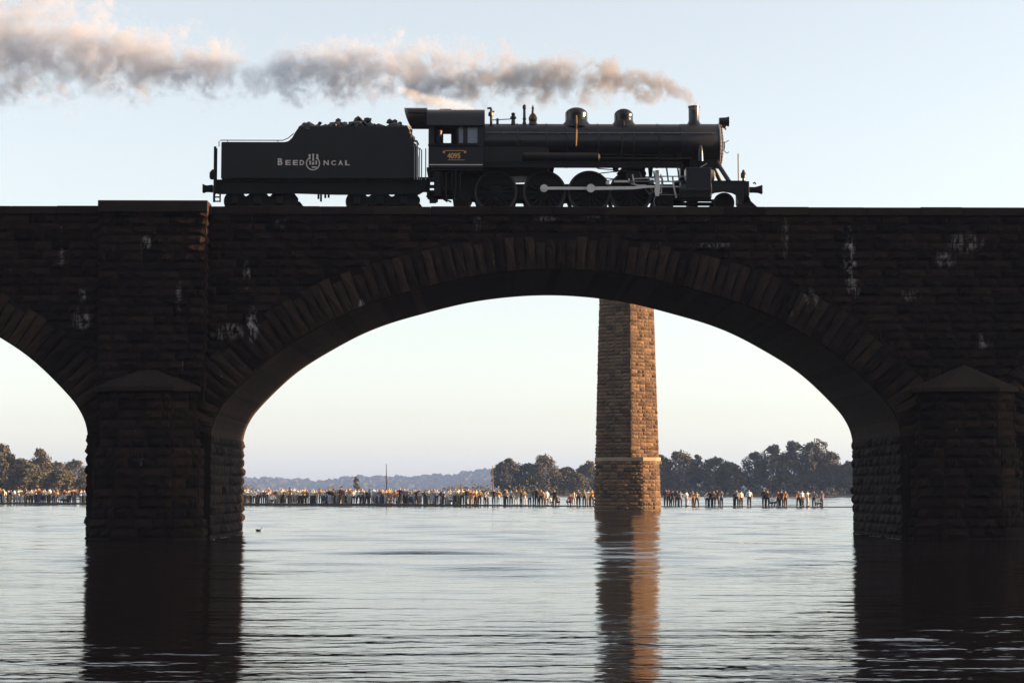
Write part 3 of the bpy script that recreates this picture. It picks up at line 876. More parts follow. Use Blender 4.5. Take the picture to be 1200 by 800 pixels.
# domes
def dome(nm, px, pyt, R, mat):
    m = MB(); zt = bz(pyt); h = zt - (ZB + RB)
    prof = [(R*1.42, -h-.16), (R*1.28, -h-.02), (R*1.1, -h+.05), (R, -h+.12), (R, -h+.135), (R, -h+.17), (R, -.26), (R, -.225)]
    for k in range(1, 9):
        a = k/8*math.pi/2; prof.append((R*(.42*0+math.cos(a)) if False else max(.01, R*(.35*(1-k/8)+.65*math.cos(a))), -.215+.215*math.sin(a)))
    m.lathe(prof, (bx(px), YC, zt), 'z', 36)
    return m.build(nm, M[mat], loco, True)
dome('steam_dome', 675.5, 126.0, 13.2/30.84, 'gloss')
dome('sand_dome', 731, 127.3, 11.2/30.84, 'gloss')
m = MB(); yd = YC-.60
m.tube([(bx(675), YC-.45, bz(138)), (bx(675), YC-.62, bz(146)), (bx(674.5), YC-.86, bz(158)), (bx(674), YC-.90, bz(176))], .030)
m.build('injector_pipe', M['brass_glint'], loco, True)
m = MB(); m.tube([(bx(730), YC-.42, bz(145)), (bx(730), YC-.52, bz(150))], .05); m.tube([(bx(730), YC-.5, bz(149)), (bx(728), YC-.84, bz(165)), (bx(726), YC-.86, bz(190))], .02)
m.build('sand_pipe', M['grime'], loco, True)
# fittings on top of the boiler
m = MB(); zt = bz(122.6); m.lathe([(.10, bz(146.5)-zt), (.07, bz(144)-zt), (.05, bz(141.5)-zt), (.075, bz(139.5)-zt), (.055, bz(138)-zt), (.05, bz(128)-zt), (.075, bz(127)-zt), (.07, -.06), (.03, 0)], (bx(614.5), YC, zt), 'z', 16)
m.build('safety_valve', M['black'], loco, True)
m = MB(); zt = bz(122.8); m.lathe([(.20, bz(147)-zt), (.14, bz(143)-zt), (.16, bz(141)-zt), (.17, bz(138.5)-zt), (.12, bz(135)-zt), (.05, bz(132.5)-zt), (.06, bz(130.5)-zt), (.035, bz(129)-zt), (.055, bz(127)-zt), (.03, bz(125)-zt), (.006, 0)], (bx(624.5), YC, zt), 'z', 20)
m.build('bell', M['bronze'], loco, True)
m = MB(); zt = bz(132); m.lathe([(.09, bz(146.5)-zt), (.07, bz(140)-zt), (.12, bz(139)-zt), (.12, bz(137)-zt), (.06, bz(136)-zt), (.08, bz(134.5)-zt), (.07, -.02), (.02, 0)], (bx(601.5), YC, zt), 'z', 16)
m.build('turret_valve', M['black'], loco, True)
m = MB(); m.tube([(bx(577), YC, bz(140.8)), (bx(599), YC, bz(139.6))], .018); m.tube([(bx(583), YC, bz(139)), (bx(583), YC, bz(147))], .05)
m.build('steam_pipe', M['black'], loco, True)
m = MB(); m.tube([(bx(575.5), YC-.3, bz(147)), (bx(575.5), YC-.3, bz(129.5))], .05); m.tube([(bx(571), YC-.3, bz(129)), (bx(576), YC-.3, bz(128.5))], .04)
m.lathe([(.09, 0), (.1, .05), (.08, .16)], (bx(575), YC-.3, bz(138)), 'z', 12); m.tube([(bx(575), YC-.3, bz(133.5)), (bx(579), YC-.3, bz(132.5))], .035)
m.build('whistle', M['bronze'], loco, True)
# handrail along the boiler
m = MB(); yh = YC - RB*.92
m.tube([(bx(570), yh-.05, bz(160)), (bx(836), yh-.05, bz(160))], .014); 
m.build('handrail', M['dullsteel'], loco, True)
for px in (590, 625, 655, 690, 726, 762, 800, 832):
    m = MB(); m.tube([(bx(px), YC-RB*.87, bz(161.5)), (bx(px), yh-.055, bz(160))], .014, 6); m.build('rail_stanchion', M['dullsteel'], loco)
# headlight
m = MB(); hx0, hx1 = bx(843), bx(854.5)
m.ring_loft([[(x, YC+math.cos(a)*ry, bz(142)+math.sin(a)*ry*1.05) for a in [2*math.pi*i/20 for i in range(20)]] for x, ry in ((hx0, .13), (hx0+.03, .145), (hx1-.09, .16), (hx1-.02, .185), (hx1, .185))])
hl = m.build('headlight', M['black'], loco, True)
m = MB(); m.lathe([(.15, 0), (.12, .02), (.02, .03)], (hx1, YC, bz(142)), 'x', 20); m.build('lens', M['glass'], hl, True)
m = MB(); m.prism([(bx(842), bz(146)), (bx(852), bz(146)), (bx(850.5), bz(149)), (bx(846), bz(149.5)), (bx(843.5), bz(153)), (bx(841), bz(153))], YC-.12, YC+.12); m.build('bracket', M['black'], hl)
m = MB(); m.tube([(bx(849.5), YC, bz(148)), (bx(851), YC, bz(151.5))], .04); m.build('lamp_socket', M['brass_glint'], hl)
# running boards and piping below the boiler
DD = YC - 1.38
rx = lambda p: LX(p, DD); rz = lambda p: LZ(p, DD)
m = MB(); ya, yb = YC-1.38, YC-.55
m.box(rx(566), rx(790), ya, yb, rz(190.5), rz(188.8))
m.prism([(rx(790), rz(188.8)), (rx(797), rz(188.8)), (rx(803), rz(194)), (rx(803), rz(195.6)), (rx(796), rz(190.5)), (rx(790), rz(190.5))], ya, yb)
m.box(rx(566), rx(800), YC-1.36, YC-1.34, rz(196.2), rz(190.6))
m.build('running_board', M['grime'], loco)
m = MB(); m.box(rx(566), rx(800), YC+.55, YC+1.38, LZ(176, YC+1.38), LZ(174.5, YC+1.38)); m.build('running_board', M['grime'], loco)
m = MB(); xa, xb = rx(612), rx(704)
m.lathe([(.02, 0), (.12, .02), (.17, .08), (.17, xb-xa-.08), (.12, xb-xa-.02), (.02, xb-xa)], (xa, YC-1.08, rz(182.5)), 'x', 20)
m.build('air_reservoir', M['grime'], loco, True)
for pts_, r_ in (([(570, -1.2, 193.5), (796, -1.2, 193.5)], .03), ([(704, -1.15, 184), (812, -1.15, 184.5)], .035), ([(642, -.95, 178), (790, -.95, 179)], .02)):
    m = MB(); m.tube([(rx(p), YC+y, rz(z)) for p, y, z in pts_], r_); m.build('air_pipe', M['grime'], loco, True)
# drooping silhouette below the boiler (spring hangers, brackets)
rx = lambda p: LX(p, 72.2); rz = lambda p: LZ(p, 72.2)
for px, w, b in ((645, 5, 205), (722, 4, 200), (752, 5, 214), (763, 3, 206)):
    m = MB(); m.prism([(rx(px-w), rz(194)), (rx(px+w), rz(194)), (rx(px+w*.6), rz(b)), (rx(px-w*.6), rz(b))], YC-.5, YC-.42); m.build('frame_bracket', M['grime'], loco)
m = MB(); m.prism([(rx(732), rz(193)), (rx(752), rz(193)), (rx(757), rz(204)), (rx(754), rz(212)), (rx(735), rz(211)), (rx(722), rz(204.5))], YC-.95, YC-.86); m.build('valve_gear_hanger', M['grime'], loco)
m = MB(); m.box(rx(733), rx(750), YC-1.02, YC-.95, rz(210), rz(192)); m.build('lubricator', M['black'], loco, bevel=.02)
# main frame
for s in (-1, 1):
    m = MB(); y = YC + s*.48
    m.prism([(rx(500), rz(222)), (rx(556), rz(222)), (rx(560), rz(214.5)), (rx(790), rz(214.5)), (rx(800), rz(205)), (rx(836), rz(205)), (rx(836), rz(222)), (rx(800), rz(232)), (rx(560), rz(233)), (rx(545), rz(228)), (rx(500), rz(228))], y-.05, y+.05)
    m.build('frame', M['grime'], loco)
# wheels
def wheel_mesh(R, spokes, cw):
    m = MB(); W = .14
    m.lathe([(R*.93, -W/2), (R*.93, W/2), (R*.85, W/2-.01), (R*.85, -W/2+.01), (R*.93, -W/2)], (0,0,0), 'y', 40, cap=False)
    m.lathe([(R*.22, -W*.62), (R*.22, W*.5)], (0,0,0), 'y', 20); m.lathe([(R*.12, -W*.9), (R*.12, 0)], (0,0,0), 'y', 16)
    for k in range(spokes):
        a = 2*math.pi*k/spokes; c, s = math.cos(a), math.sin(a); w0, w1 = R*.055, R*.04
        q = []
        for yy in (-.035, .035):
            for rr0, ww in ((R*.18, w0), (R*.88, w1)):
                q += [(c*rr0 - s*ww, yy, s*rr0 + c*ww), (c*rr0 + s*ww, yy, s*rr0 - c*ww)]
        m.add(q, [(0,1,3,2),(4,6,7,5),(0,2,6,4),(1,5,7,3)])
    if cw == 90: m.lathe([(R*.86, -.045), (R*.5, -.06), (R*.2, -.05), (R*.2, .04), (R*.86, .04)], (0,0,0), 'y', 32)
    elif cw:
        pts = []
        a0, a1 = rad(90-cw), rad(90+cw)
        for k in range(13): a = a0 + (a1-a0)*k/12; pts.append((R*.87*math.cos(a), R*.87*math.sin(a)))
        for k in range(9):
            u = 1 - 2*k/8; xx = -u*R*.87*math.cos(a0)*.98; pts.append((xx*1.0, R*(.30+.05*(1-u*u)) if cw < 75 else R*.2))
        m.prism(pts, -.06, .05)
    t = MB(); t.lathe([(R*.93, -W/2-.005), (R, -W/2-.005), (R, W/2-.03), (R*1.035, W/2-.02), (R*1.035, W/2), (R*.93, W/2)], (0,0,0), 'y', 48, cap=False)
    ma, mt = m.mesh('wheel_center'), t.mesh('wheel_tyre'); shade(ma); shade(mt)
    ma.materials.append(M['grime']); mt.materials.append(M['tire'])
    return ma, mt
RD = 25.0 / SW
RLW = 12.2 / SW
DM, DT = wheel_mesh(RD, 16, 62)
LM, LT = wheel_mesh(RLW, 9, 90)
TM, TT = wheel_mesh(13.0/SW, 8, 90)
def put_wheels(parent, pxs, R, ma, mt, nm):
    for px in pxs:
        for s in (-1, 1):
            o = link(nm, ma, parent); O = ORG[parent]
            o.location = (rx(px)-O[0], YC+s*.75-O[1], ZR+R-O[2])
            o.rotation_euler = (0, 0, 0 if s < 0 else math.pi)
            link('tyre', mt, o)
        m = MB(); m.tube([(rx(px), YC-.75, ZR+R), (rx(px), YC+.75, ZR+R)], .09, 10); m.build('axle', M['grime'], parent)
AX = (581, 638, 690.5, 739)
put_wheels(loco, AX, RD, DM, DT, 'driving_wheel')
put_wheels(loco, (777, 848), RLW, LM, LT, 'leading_wheel')
m = MB(); m.box(rx(768), rx(858), YC-.62, YC-.54, rz(240), rz(236)); m.box(rx(768), rx(858), YC+.54, YC+.62, rz(240), rz(236)); m.box(rx(808), rx(818), YC-.6, YC+.6, rz(241), rz(230)); m.build('leading_truck_frame', M['grime'], loco)
m = MB(); m.box(rx(806), rx(842), YC-.95, YC-.85, rz(236.5), rz(234)); m.build('drain_cock_bar', M['grime'], loco)
for px in AX:
    m = MB(); m.prism([(rx(px-19), rz(230)), (rx(px+19), rz(230)), (rx(px+15), rz(246)), (rx(px-15), rz(246))], YC-.4, YC-.3); m.build('brake_gear', M['grime'], loco)
# rods and valve gear (near side; far side repeats)
for s in (-1, 1):
    yo = YC + s*.98; t = .035
    q = lambda p: LX(p, YC-.98); w = lambda p: LZ(p, YC-.98)
    m = MB(); m.box(q(637), q(691), yo-t, yo+t, w(222.2), w(218.9))
    for px in (637.5, 691.5): m.lathe([(.145, -.05), (.145, .05)], (q(px), yo, w(220.6)), 'y', 20); m.lathe([(.07, -.08), (.07, .08)], (q(px), yo, w(220.6)), 'y', 14)
    m.build('side_rod', M['silver'], loco, True)
    m = MB(); y2 = YC + s*1.09
    m.prism([(q(690), w(223.2)), (q(742), w(222.2)), (q(757), w(220.6)), (q(772), w(219.9)), (q(772), w(217.8)), (q(757), w(217.6)), (q(742), w(218.8)), (q(690), w(219.2))], y2-t, y2+t)
    m.lathe([(.16, -.05), (.16, .05)], (q(692), y2, w(221)), 'y', 20)
    m.build('main_rod', M['silver'], loco, True)
    m = MB(); m.tube([(q(770), y2, w(219)), (q(802), y2, w(219))], .025); m.build('piston_rod', M['silver'], loco, True)
    m = MB(); m.prism([(q(767.5), w(230)), (q(771.5), w(230)), (q(773), w(221)), (q(771.5), w(200)), (q(767.5), w(200)), (q(767.5), w(215)), (q(766.5), w(224))], y2-.05, y2+.05); m.build('crosshead', M['silver'], loco)
    m = MB(); m.box(q(736), q(800), y2-.03, y2+.03, w(213.4), w(212.2)); m.box(q(767), q(800), y2-.03, y2+.03, w(228.9), w(227.9)); m.build('guide_bar', M['dullsteel'], loco)
    m = MB(); m.tube([(q(788), y2, w(212)), (q(789.5), y2, w(221)), (q(792), y2, w(232))], .035); m.build('guide_yoke', M['silver'], loco)
    m = MB(); m.box(q(719.5), q(737), yo-.2*0-t, yo+t, w(213.6), w(211.2)); m.tube([(q(737), yo, w(214)), (q(737), yo, w(206))], .035); m.tube([(q(739), yo, w(214.5)), (q(747), yo, w(217)), (q(757), yo, w(217))], .035)
    m.build('eccentric_rod', M['silver'], loco)
    m = MB(); m.tube([(q(755), yo, w(207)), (q(768), yo, w(207))], .022); m.tube([(q(760), yo, w(207)), (q(760), yo, w(213))], .025); m.tube([(q(766), yo, w(200)), (q(768), yo, w(213))], .03); m.tube([(q(770), yo, w(205)), (q(776), yo, w(209)), (q(777), yo, w(213))], .025)
    m.build('valve_gear', M['dullsteel'], loco)
    m = MB(); m.tube([(q(756), yo, w(221)), (q(761), yo, w(227)), (q(768), yo, w(223))], .028); m.build('drop_link', M['dullsteel'], loco)
    for nm_, pts_, r_, mt_ in (('radius_rod', [(741, 209.5), (766, 208.5)], .024, 'silver'), ('combination_lever', [(774, 204), (775.5, 212), (774.5, 226)], .026, 'silver'), ('union_link', [(768, 225.5), (775, 226)], .022, 'silver'),
                              ('valve_stem', [(772, 206.5), (803, 206.5)], .022, 'silver'), ('lifting_arm', [(749, 201), (752, 209)], .028, 'dullsteel'), ('reach_rod', [(700, 197.5), (750, 201.5)], .02, 'dullsteel'),
                              ('guide_bracket', [(781, 197), (783, 212.5)], .03, 'dullsteel'), ('guide_bracket', [(794, 197), (796, 212.5)], .03, 'dullsteel'), ('link_block', [(741, 204), (743, 216)], .035, 'silver')):
        m = MB(); m.tube([(q(a_), yo - s*-.03, w(b_)) for a_, b_ in pts_], r_); m.build(nm_, M[mt_], loco, True)
    m = MB(); m.lathe([(.075, -.05), (.075, .05)], (q(712), yo, w(214)), 'y', 14); m.build('return_crank', M['silver'], loco, True)
    m = MB(); m.tube([(q(767), y2, w(242)), (q(765.5), y2, w(236)), (q(768), y2, w(229))], .018); m.tube([(q(735), YC+s*1.0, w(199)), (q(700), YC+s*1.0, w(203.5))], .02); m.build('brake_pipe', M['dullsteel'], loco)
# cylinders and steam chests
cx_ = lambda p: LX(p, DS-.02); cz_ = lambda p: LZ(p, DS-.02)
for s in (-1, 1):
    cz_ = (lambda p: LZ(p, DS-.02)) if s < 0 else (lambda p: LZ(p-12, DS-.02))
    yc = YC + s*1.08; xa, xb = cx_(797.5), cx_(834.5)
    m = MB(); m.lathe([(.30, 0), (.36, .03), (.36, xb-xa-.03), (.30, xb-xa)], (xa, yc, cz_(221.5)), 'x', 32)
    cyl = m.build('cylinder', M['black'], loco, True)
    m = MB(); m.box(cx_(804), cx_(833.5), yc-.36, yc+.36, cz_(219.5), cz_(195.5)); m.build('steam_chest', M['cabpaint'], cyl, bevel=.02)
    m = MB(); m.box(cx_(798.5), cx_(834), yc-.34, yc+.34, cz_(231.8), cz_(219.9)); m.build('cylinder_casing', M['grime'], cyl, bevel=.05)
    m = MB(); m.lathe([(.20, 0), (.22, .04), (.20, .16), (.10, .2)], (cx_(833), yc, cz_(203)), 'x', 20); m.build('valve_cover', M['dullsteel'], cyl, True)
    m = MB(); m.tube([(cx_(821), YC+s*1.3, cz_(195)), (cx_(829), YC+s*1.3, cz_(190))], .02); m.build('relief_pipe', M['dullsteel'], cyl)
# saddle
m = MB(); m.prism([(bx(806), bz(190)), (bx(838), bz(190)), (bx(833), bz(212)), (bx(806), bz(212))], YC-.7, YC+.7); m.build('saddle', M['grime'], loco)
# polished steam pipe cover on the smokebox side
for s in (-1, 1):
    m = MB(); cxp = bx(818)
    m.ring_loft([[(cxp + math.cos(a)*.10*k, YC+s*(.70+.16*(1-k*0.2))+math.sin(a)*.12*k, z) for a in [2*math.pi*i/14 for i in range(14)]] for z, k in ((bz(193), 1.15), (bz(184), 1.1), (bz(178), .95), (bz(174.5), .55))])
    m.build('steam_pipe_cover', M['gloss'], loco, True)
# front deck, braces, pilot, coupler
dx = lambda p: LX(p, DS+.15); dz = lambda p: LZ(p, DS+.15)
for s in (-1, 1):
    y = YC + s*1.18
    pts = [(dx(833.5), dz(211)), (dx(873), dz(211)), (dx(875.5), dz(212.5)), (dx(877), dz(217)), (dx(877.5), dz(232)), (dx(876.5), dz(237.5)), (dx(868), dz(238.5)), (dx(865), dz(234)), (dx(862.5), dz(227.5)), (dx(858), dz(225.2)), (dx(848), dz(223.7)), (dx(838), dz(225)), (dx(834), dz(226.5))]
    if s > 0: pts = [(x, max(z, LZ(222, YC+1.18))) for x, z in pts[:6]] + [(dx(834), LZ(222, YC+1.18))]
    m = MB(); m.prism(pts, y-.06, y+.06); m.build('pilot_side_plate', M['black'], loco)
    m = MB(); m.tube([(bx(836), YC+s*.5, bz(189)), (dx(857), YC+s*.85, dz(211.5))], .085, 10); m.build('smokebox_brace', M['black'], loco, True)
m = MB(); m.box(dx(834), dx(874), YC-1.24, YC+1.1, dz(212.6), dz(210.8)); m.build('front_deck', M['black'], loco)
m = MB(); m.box(dx(872), dx(878), YC-1.3, YC+1.3, dz(229), dz(211.5)); m.build('buffer_beam', M['grime'], loco, bevel=.03)
m = MB()
for k in range(9):
    y = YC - 1.2 + k*.3
    m.prism([(dx(873), dz(229)), (dx(877.5), dz(229)), (dx(880), dz(235)), (dx(887), dz(241.5)), (dx(887), dz(243.5)), (dx(868), dz(243)), (dx(870), dz(237))], y-.04, y+.04)
m.box(dx(866), dx(887), YC-1.3, YC+1.3, dz(244), dz(241.5))
o = m.build('pilot', M['grime'], loco)
m = MB(); m.prism([(bx(877), bz(219)), (bx(884), bz(219)), (bx(888), bz(218)), (bx(893), bz(216.5)), (bx(893), bz(227)), (bx(888.5), bz(225.3)), (bx(884), bz(225)), (bx(877), bz(225))], YC-.13, YC+.13); m.build('coupler', M['grime'], loco, bevel=.03)
m = MB(); m.tube([(bx(881), YC-.3, bz(216)), (bx(883), YC-.3, bz(214.5)), (bx(884), YC-.3, bz(217))], .03); m.build('uncoupling_lever', M['grime'], loco)
m = MB(); m.tube([(dx(866), YC-1.1, dz(211)), (dx(866), YC-1.1, dz(178.5))], .026); m.build('flagpole', M['dullsteel'], loco)
m = MB(); m.lathe([(.05, dz(211)-dz(203)), (.05, -.1), (.10, -.09), (.105, .06), (.06, .13), (.04, .2), (.01, .22)], (dx(872.3), YC-1.0, dz(203.5)), 'z', 14); m.build('marker_lamp', M['black'], loco, True)
# ---- cab
ca = lambda p: LX(p, DS); cb = lambda p: LZ(p, DS)
def wall_with_holes(name, x0, x1, z0, z1, y, th, holes, mat, parent):
    """upright panel in x,z with rectangular openings"""
    xs = sorted({x0, x1, *[h[0] for h in holes], *[h[1] for h in holes]}); zs = sorted({z0, z1, *[h[2] for h in holes], *[h[3] for h in holes]})
    bm = bmesh.new(); vg = {}
    def V(i, j, k):
        if (i, j, k) not in vg: vg[(i, j, k)] = bm.verts.new((xs[i], y + (th if k else 0), zs[j]))
        return vg[(i, j, k)]
    solid = lambda i, j: 0 <= i < len(xs)-1 and 0 <= j < len(zs)-1 and not any(h[0]-1e-6 <= xs[i] and xs[i+1] <= h[1]+1e-6 and h[2]-1e-6 <= zs[j] and zs[j+1] <= h[3]+1e-6 for h in holes)
    for i in range(len(xs)-1):
        for j in range(len(zs)-1):
            if not solid(i, j): continue
            for k in (0, 1): bm.faces.new([V(i,j,k), V(i+1,j,k), V(i+1,j+1,k), V(i,j+1,k)])
            for (di, dj, e) in ((-1,0,((i,j),(i,j+1))), (1,0,((i+1,j),(i+1,j+1))), (0,-1,((i,j),(i+1,j))), (0,1,((i,j+1),(i+1,j+1)))):
                if not solid(i+di, j+dj): bm.faces.new([V(*e[0],0), V(*e[1],0), V(*e[1],1), V(*e[0],1)])
    bmesh.ops.recalc_face_normals(bm, faces=bm.faces)
    o0 = ORG[parent]
    for v in bm.verts: v.co -= Vector(o0)
    me = bpy.data.meshes.new(name); bm.to_mesh(me); bm.free()
    ob = link(name, me, parent, mat); ORG[ob] = o0; return ob
zw0, zw1 = cb(169.3), cb(147.5)
holes = [(ca(508.5), ca(535.3), zw0, zw1), (ca(536.8), ca(543.5), cb(168.5), cb(148)), (ca(547), ca(560.5), cb(168.5), cb(148))]
cabw = wall_with_holes('cab_side', ca(502), ca(566.5), cb(196.5), cb(146.2), YN, .04, holes, M['cabpaint'], loco)
for (a, b, c, d), nm in ((holes[1], 'sliding'), (holes[2], 'front')):
    m = MB(); m.box(a, b, YN+.015, YN+.025, c, d); m.build('window_pane', M['glass'], cabw)
    m = MB()
    for q_ in ((a-.0, a+.025, c, d), (b-.025, b, c, d), (a, b, c, c+.025), (a, b, d-.025, d)): m.box(q_[0], q_[1], YN-.012, YN+.012, q_[2], q_[3])
    m.build('window_frame', M['cabpaint'], cabw)
m = MB(); m.box(ca(501.5), ca(562), YN-.07, YN+.06, cb(171.3), cb(169.6)); m.build('arm_rest', M['grime'], cabw, bevel=.01)
m = MB(); m.box(ca(503), ca(565.5), YN-.012, YN, cb(193.8), cb(192.7)); m.build('lining_stripe', M['letter'], cabw)
fh = [(LX(519.5, YFAR), LX(528.5, YFAR), LZ(168, YFAR), LZ(157.5, YFAR))]
wall_with_holes('cab_side', ca(502), ca(566.5), cb(196.5), LZ(153.5, YFAR), YFAR-.04, .04, fh, M['cabpaint'], loco)
m = MB(); m.box(ca(562), ca(565.5), YN+.05, YFAR-.05, cb(196), cb(147)); m.build('cab_front', M['cabpaint'], loco)
m = MB(); m.lathe([(RB*.95, 0), (RB*.95, .5)], (ca(545), YC, ZB-.1), 'x', 30); m.box(ca(538), ca(546), YC-.35, YC+.35, ZB-.5, ZB+.3); m.build('backhead', M['grime'], loco)
m = MB(); m.box(ca(500), ca(566), YN+.05, YFAR-.05, cb(199.5), cb(196)); m.build('cab_floor', M['grime'], loco)
m = MB(); m.box(ca(503), ca(516), YC-1.05, YC-.55, cb(196), cb(174)); m.build('driver_seat', M['grime'], loco, bevel=.03)
# roof: curved over the cab with a slanting rear overhang
zt = bz(131.6); W = 1.58
def cab_roof(ze, xa, xb, nm, slant, zf=None):
    k_ = zt - ze
    half = [(-W, ze), (-W*.985, ze+.22*k_), (-W*.94, ze+.45*k_), (-W*.84, ze+.68*k_), (-W*.66, ze+.85*k_), (-W*.4, ze+.96*k_), (0, zt)]
    zf = ze if zf is None else zf
    full = half + [(-y, zf + (z-ze)/(zt-ze)*(zt-zf)) for y, z in reversed(half[:-1])]
    inner = [(y*.965, z-.05) for y, z in full]
    loop = full + list(reversed(inner)); n = len(loop); h_ = len(full)
    vs = [(xa + slant*(zt-z), YC+y, z) for y, z in loop] + [(xb, YC+y, z) for y, z in loop]
    fs = [(i, (i+1) % n, n+(i+1) % n, n+i) for i in range(n)]
    for i in range(h_-1): fs.append((i, i+1, n-2-i, n-1-i)); fs.append((n+i, n+i+1, n+n-2-i, n+n-1-i))
    m = MB(); m.add(vs, fs); return m.build(nm, M['black'], loco, True)
roof = cab_roof(cb(147.5), ca(500), ca(568), 'cab_roof', 0, LZ(153, YC+1.58))
zov = LZ(150.5, YC+1.58)
cab_roof(zov, ca(472), ca(500), 'roof_overhang', (ca(478)-ca(472))/(zt-zov))
m = MB(); m.box(ca(514), ca(528), YC-.4, YC+.4, zt-.03, zt+.05); m.build('roof_hatch', M['black'], roof, bevel=.02)
# number on the cab side
def text_mesh(name, body, height, parent, mat, x, z, y, width=None, bold=0.012, depth=.004):
    cu = bpy.data.curves.new('lettering', 'FONT'); cu.body = body; cu.align_x = 'CENTER'; cu.align_y = 'CENTER'
    cu.size = 1.0; cu.offset = bold; cu.extrude = depth
    ob = bpy.data.objects.new('lettering', cu); COL.objects.link(ob)
    me = bpy.data.meshes.new_from_object(ob.evaluated_get(bpy.context.evaluated_depsgraph_get()))
    bpy.data.objects.remove(ob); bpy.data.curves.remove(cu)
    co = np.array([v.co[:] for v in me.vertices]); mn, mx_ = co.min(0), co.max(0); ctr = (mn+mx_)/2
    sy = height / (mx_[1]-mn[1]); sx = width / (mx_[0]-mn[0]) if width else sy
    O = ORG[parent]
    for v in me.vertices:
        v.co = ((v.co.x-ctr[0])*sx + x - O[0], -v.co.z + y - O[1], (v.co.y-ctr[1])*sy + z - O[2])
    me.materials.clear(); return link(name, me, parent, mat)
text_mesh('number', '4095', cb(179.2)-cb(186), cabw, M['gold'], ca(531.8), cb(182.8), YN-.008, ca(539.6)-ca(524), bold=.04)
m = MB(); m.box(ca(521.5), ca(544), YN-.012, YN-.001, cb(177.2), cb(176.3))
for px in (520.2, 545): m.lathe([(.05, -.014), (.05, -.001)], (ca(px), YN, cb(178.3)), 'y', 12)
m.box(ca(525), ca(545), YN-.006, YN-.001, cb(187.9), cb(187.3))
m.build('number_scroll', M['gold'], cabw)
# under the cab: ash pan, steps, pipes
m = MB(); m.prism([(ca(514), cb(199)), (ca(560), cb(199)), (ca(560), cb(212)), (ca(549), cb(236)), (ca(531), cb(236)), (ca(529), cb(222)), (ca(514), cb(214))], YC-.75, YC+.75); m.build('ash_pan', M['grime'], loco)
m = MB(); m.box(ca(508.5), ca(516), YC-1.35, YC-.9, cb(229), cb(199)); m.box(ca(503.5), ca(509), YC-1.38, YC-.95, cb(211), cb(208.5)); m.box(ca(503.5), ca(509), YC-1.38, YC-.95, cb(218.5), cb(216.5)); m.tube([(ca(503.5), YC-1.35, cb(199)), (ca(503.5), YC-1.35, cb(219))], .025); m.build('cab_step', M['grime'], loco)
for k, px in enumerate((518, 522.5, 529.5, 533.5, 539)):
    m = MB(); m.tube([(ca(px), YC-1.25, cb(198)), (ca(px), YC-1.25, cb(219)), (ca(px+(k%3-1)*2), YC-1.2, cb(230+k%2*3)), (ca(px+6), YC-1.1, cb(235))], .028+.01*(k%2)); m.build('injector_pipe', M['grime'], loco, True)
m = MB(); m.tube([(ca(500), YC-1.0, cb(227)), (ca(506), YC-1.0, cb(233)), (ca(513), YC-1.0, cb(233.5))], .06); m.box(ca(503), ca(511), YC-1.1, YC-.8, cb(235.5), cb(229.5)); m.build('water_hose', M['grime'], loco)

# ================================================================== TENDER
tender = thing('tender', 'black coal tender with cream lettering and round emblem behind the locomotive', 'tender', (LX(373, YC), YC, ZR))
prof_t = [(259,209.5),(259,168),(260,167),(333,167),(337.5,166),(342,162),(345.5,155.5),(349,150.5),(354,148.3),(477,148.3),(479,152),(481,161),(483,166.5),(487.5,169),(487.5,209.5)]
m = MB(); m.prism([(ca(a), cb(b)) for a, b in prof_t], YN, YFAR)
tank = m.build('tank', M['black'], tender, bevel=.02)
m = MB(); rr2 = random.Random(9); CL = [blob_mesh(s+20, 1) for s in range(6)]
for k in range(190):
    px = rr2.uniform(352, 478)
    hgt = max(0, 1.2*math.sin((px-352)/126*math.pi)) + (2.2 if 412 < px < 436 else 0) + (1.5 if 390 < px < 397 or 455 < px < 465 else 0)
    y = YC + rr2.uniform(-1.25, 1.2); rc = rr2.uniform(.13, .30)
    z = cb(148.3) + hgt*.06*rr2.uniform(.2, 1) - .02
    vs, fs = CL[rr2.randrange(6)]
    m.add([(ca(px)+v.x*rc, y+v.y*rc, z+v.z*rc*.8) for v in vs], fs)
for px, py, w in ((397, 143.5, 5), (420, 143, 8.5), (431, 142.5, 6.5), (425, 145, 6), (457, 144, 5), (463, 144.5, 5), (375, 146.5, 4), (469, 146.5, 4), (357, 148, 5), (404, 147, 5)):
    vs, fs = CL[int(px) % 6]; rc = w/30.84*.78
    m.add([(bx(px)+v.x*rc, YC-.3+v.y*rc, bz(py)-.02+v.z*rc*.9) for v in vs], fs)
o = m.build('coal', M['coal'], tender); o['kind'] = 'stuff'
m = MB(); m.prism([(ca(249.5), cb(210)), (ca(500), cb(210)), (ca(500), cb(221)), (ca(490), cb(227)), (ca(480), cb(226.5)), (ca(395), cb(227)), (ca(340), cb(225.5)), (ca(255), cb(226.5)), (ca(249.5), cb(225))], YC-1.25, YC-1.05)
m.build('frame', M['grime'], tender)
m = MB(); m.box(ca(250), ca(498), YC-1.04, YC+1.25, LZ(223, YC+1.25), cb(209.6)); m.build('underframe', M['grime'], tender)
m = MB(); m.box(ca(252), ca(490), YC-1.3, YC-1.26, cb(213), cb(210.3)); m.build('sill_flange', M['grime'], tender)
m = MB(); m.prism([(bx(238), bz(216.5)), (bx(242.5), bz(218.5)), (bx(250), bz(217.5)), (bx(250), bz(226)), (bx(242.5), bz(225.5)), (bx(238), bz(227))], YC-.13, YC+.13); m.build('coupler', M['grime'], tender, bevel=.03)
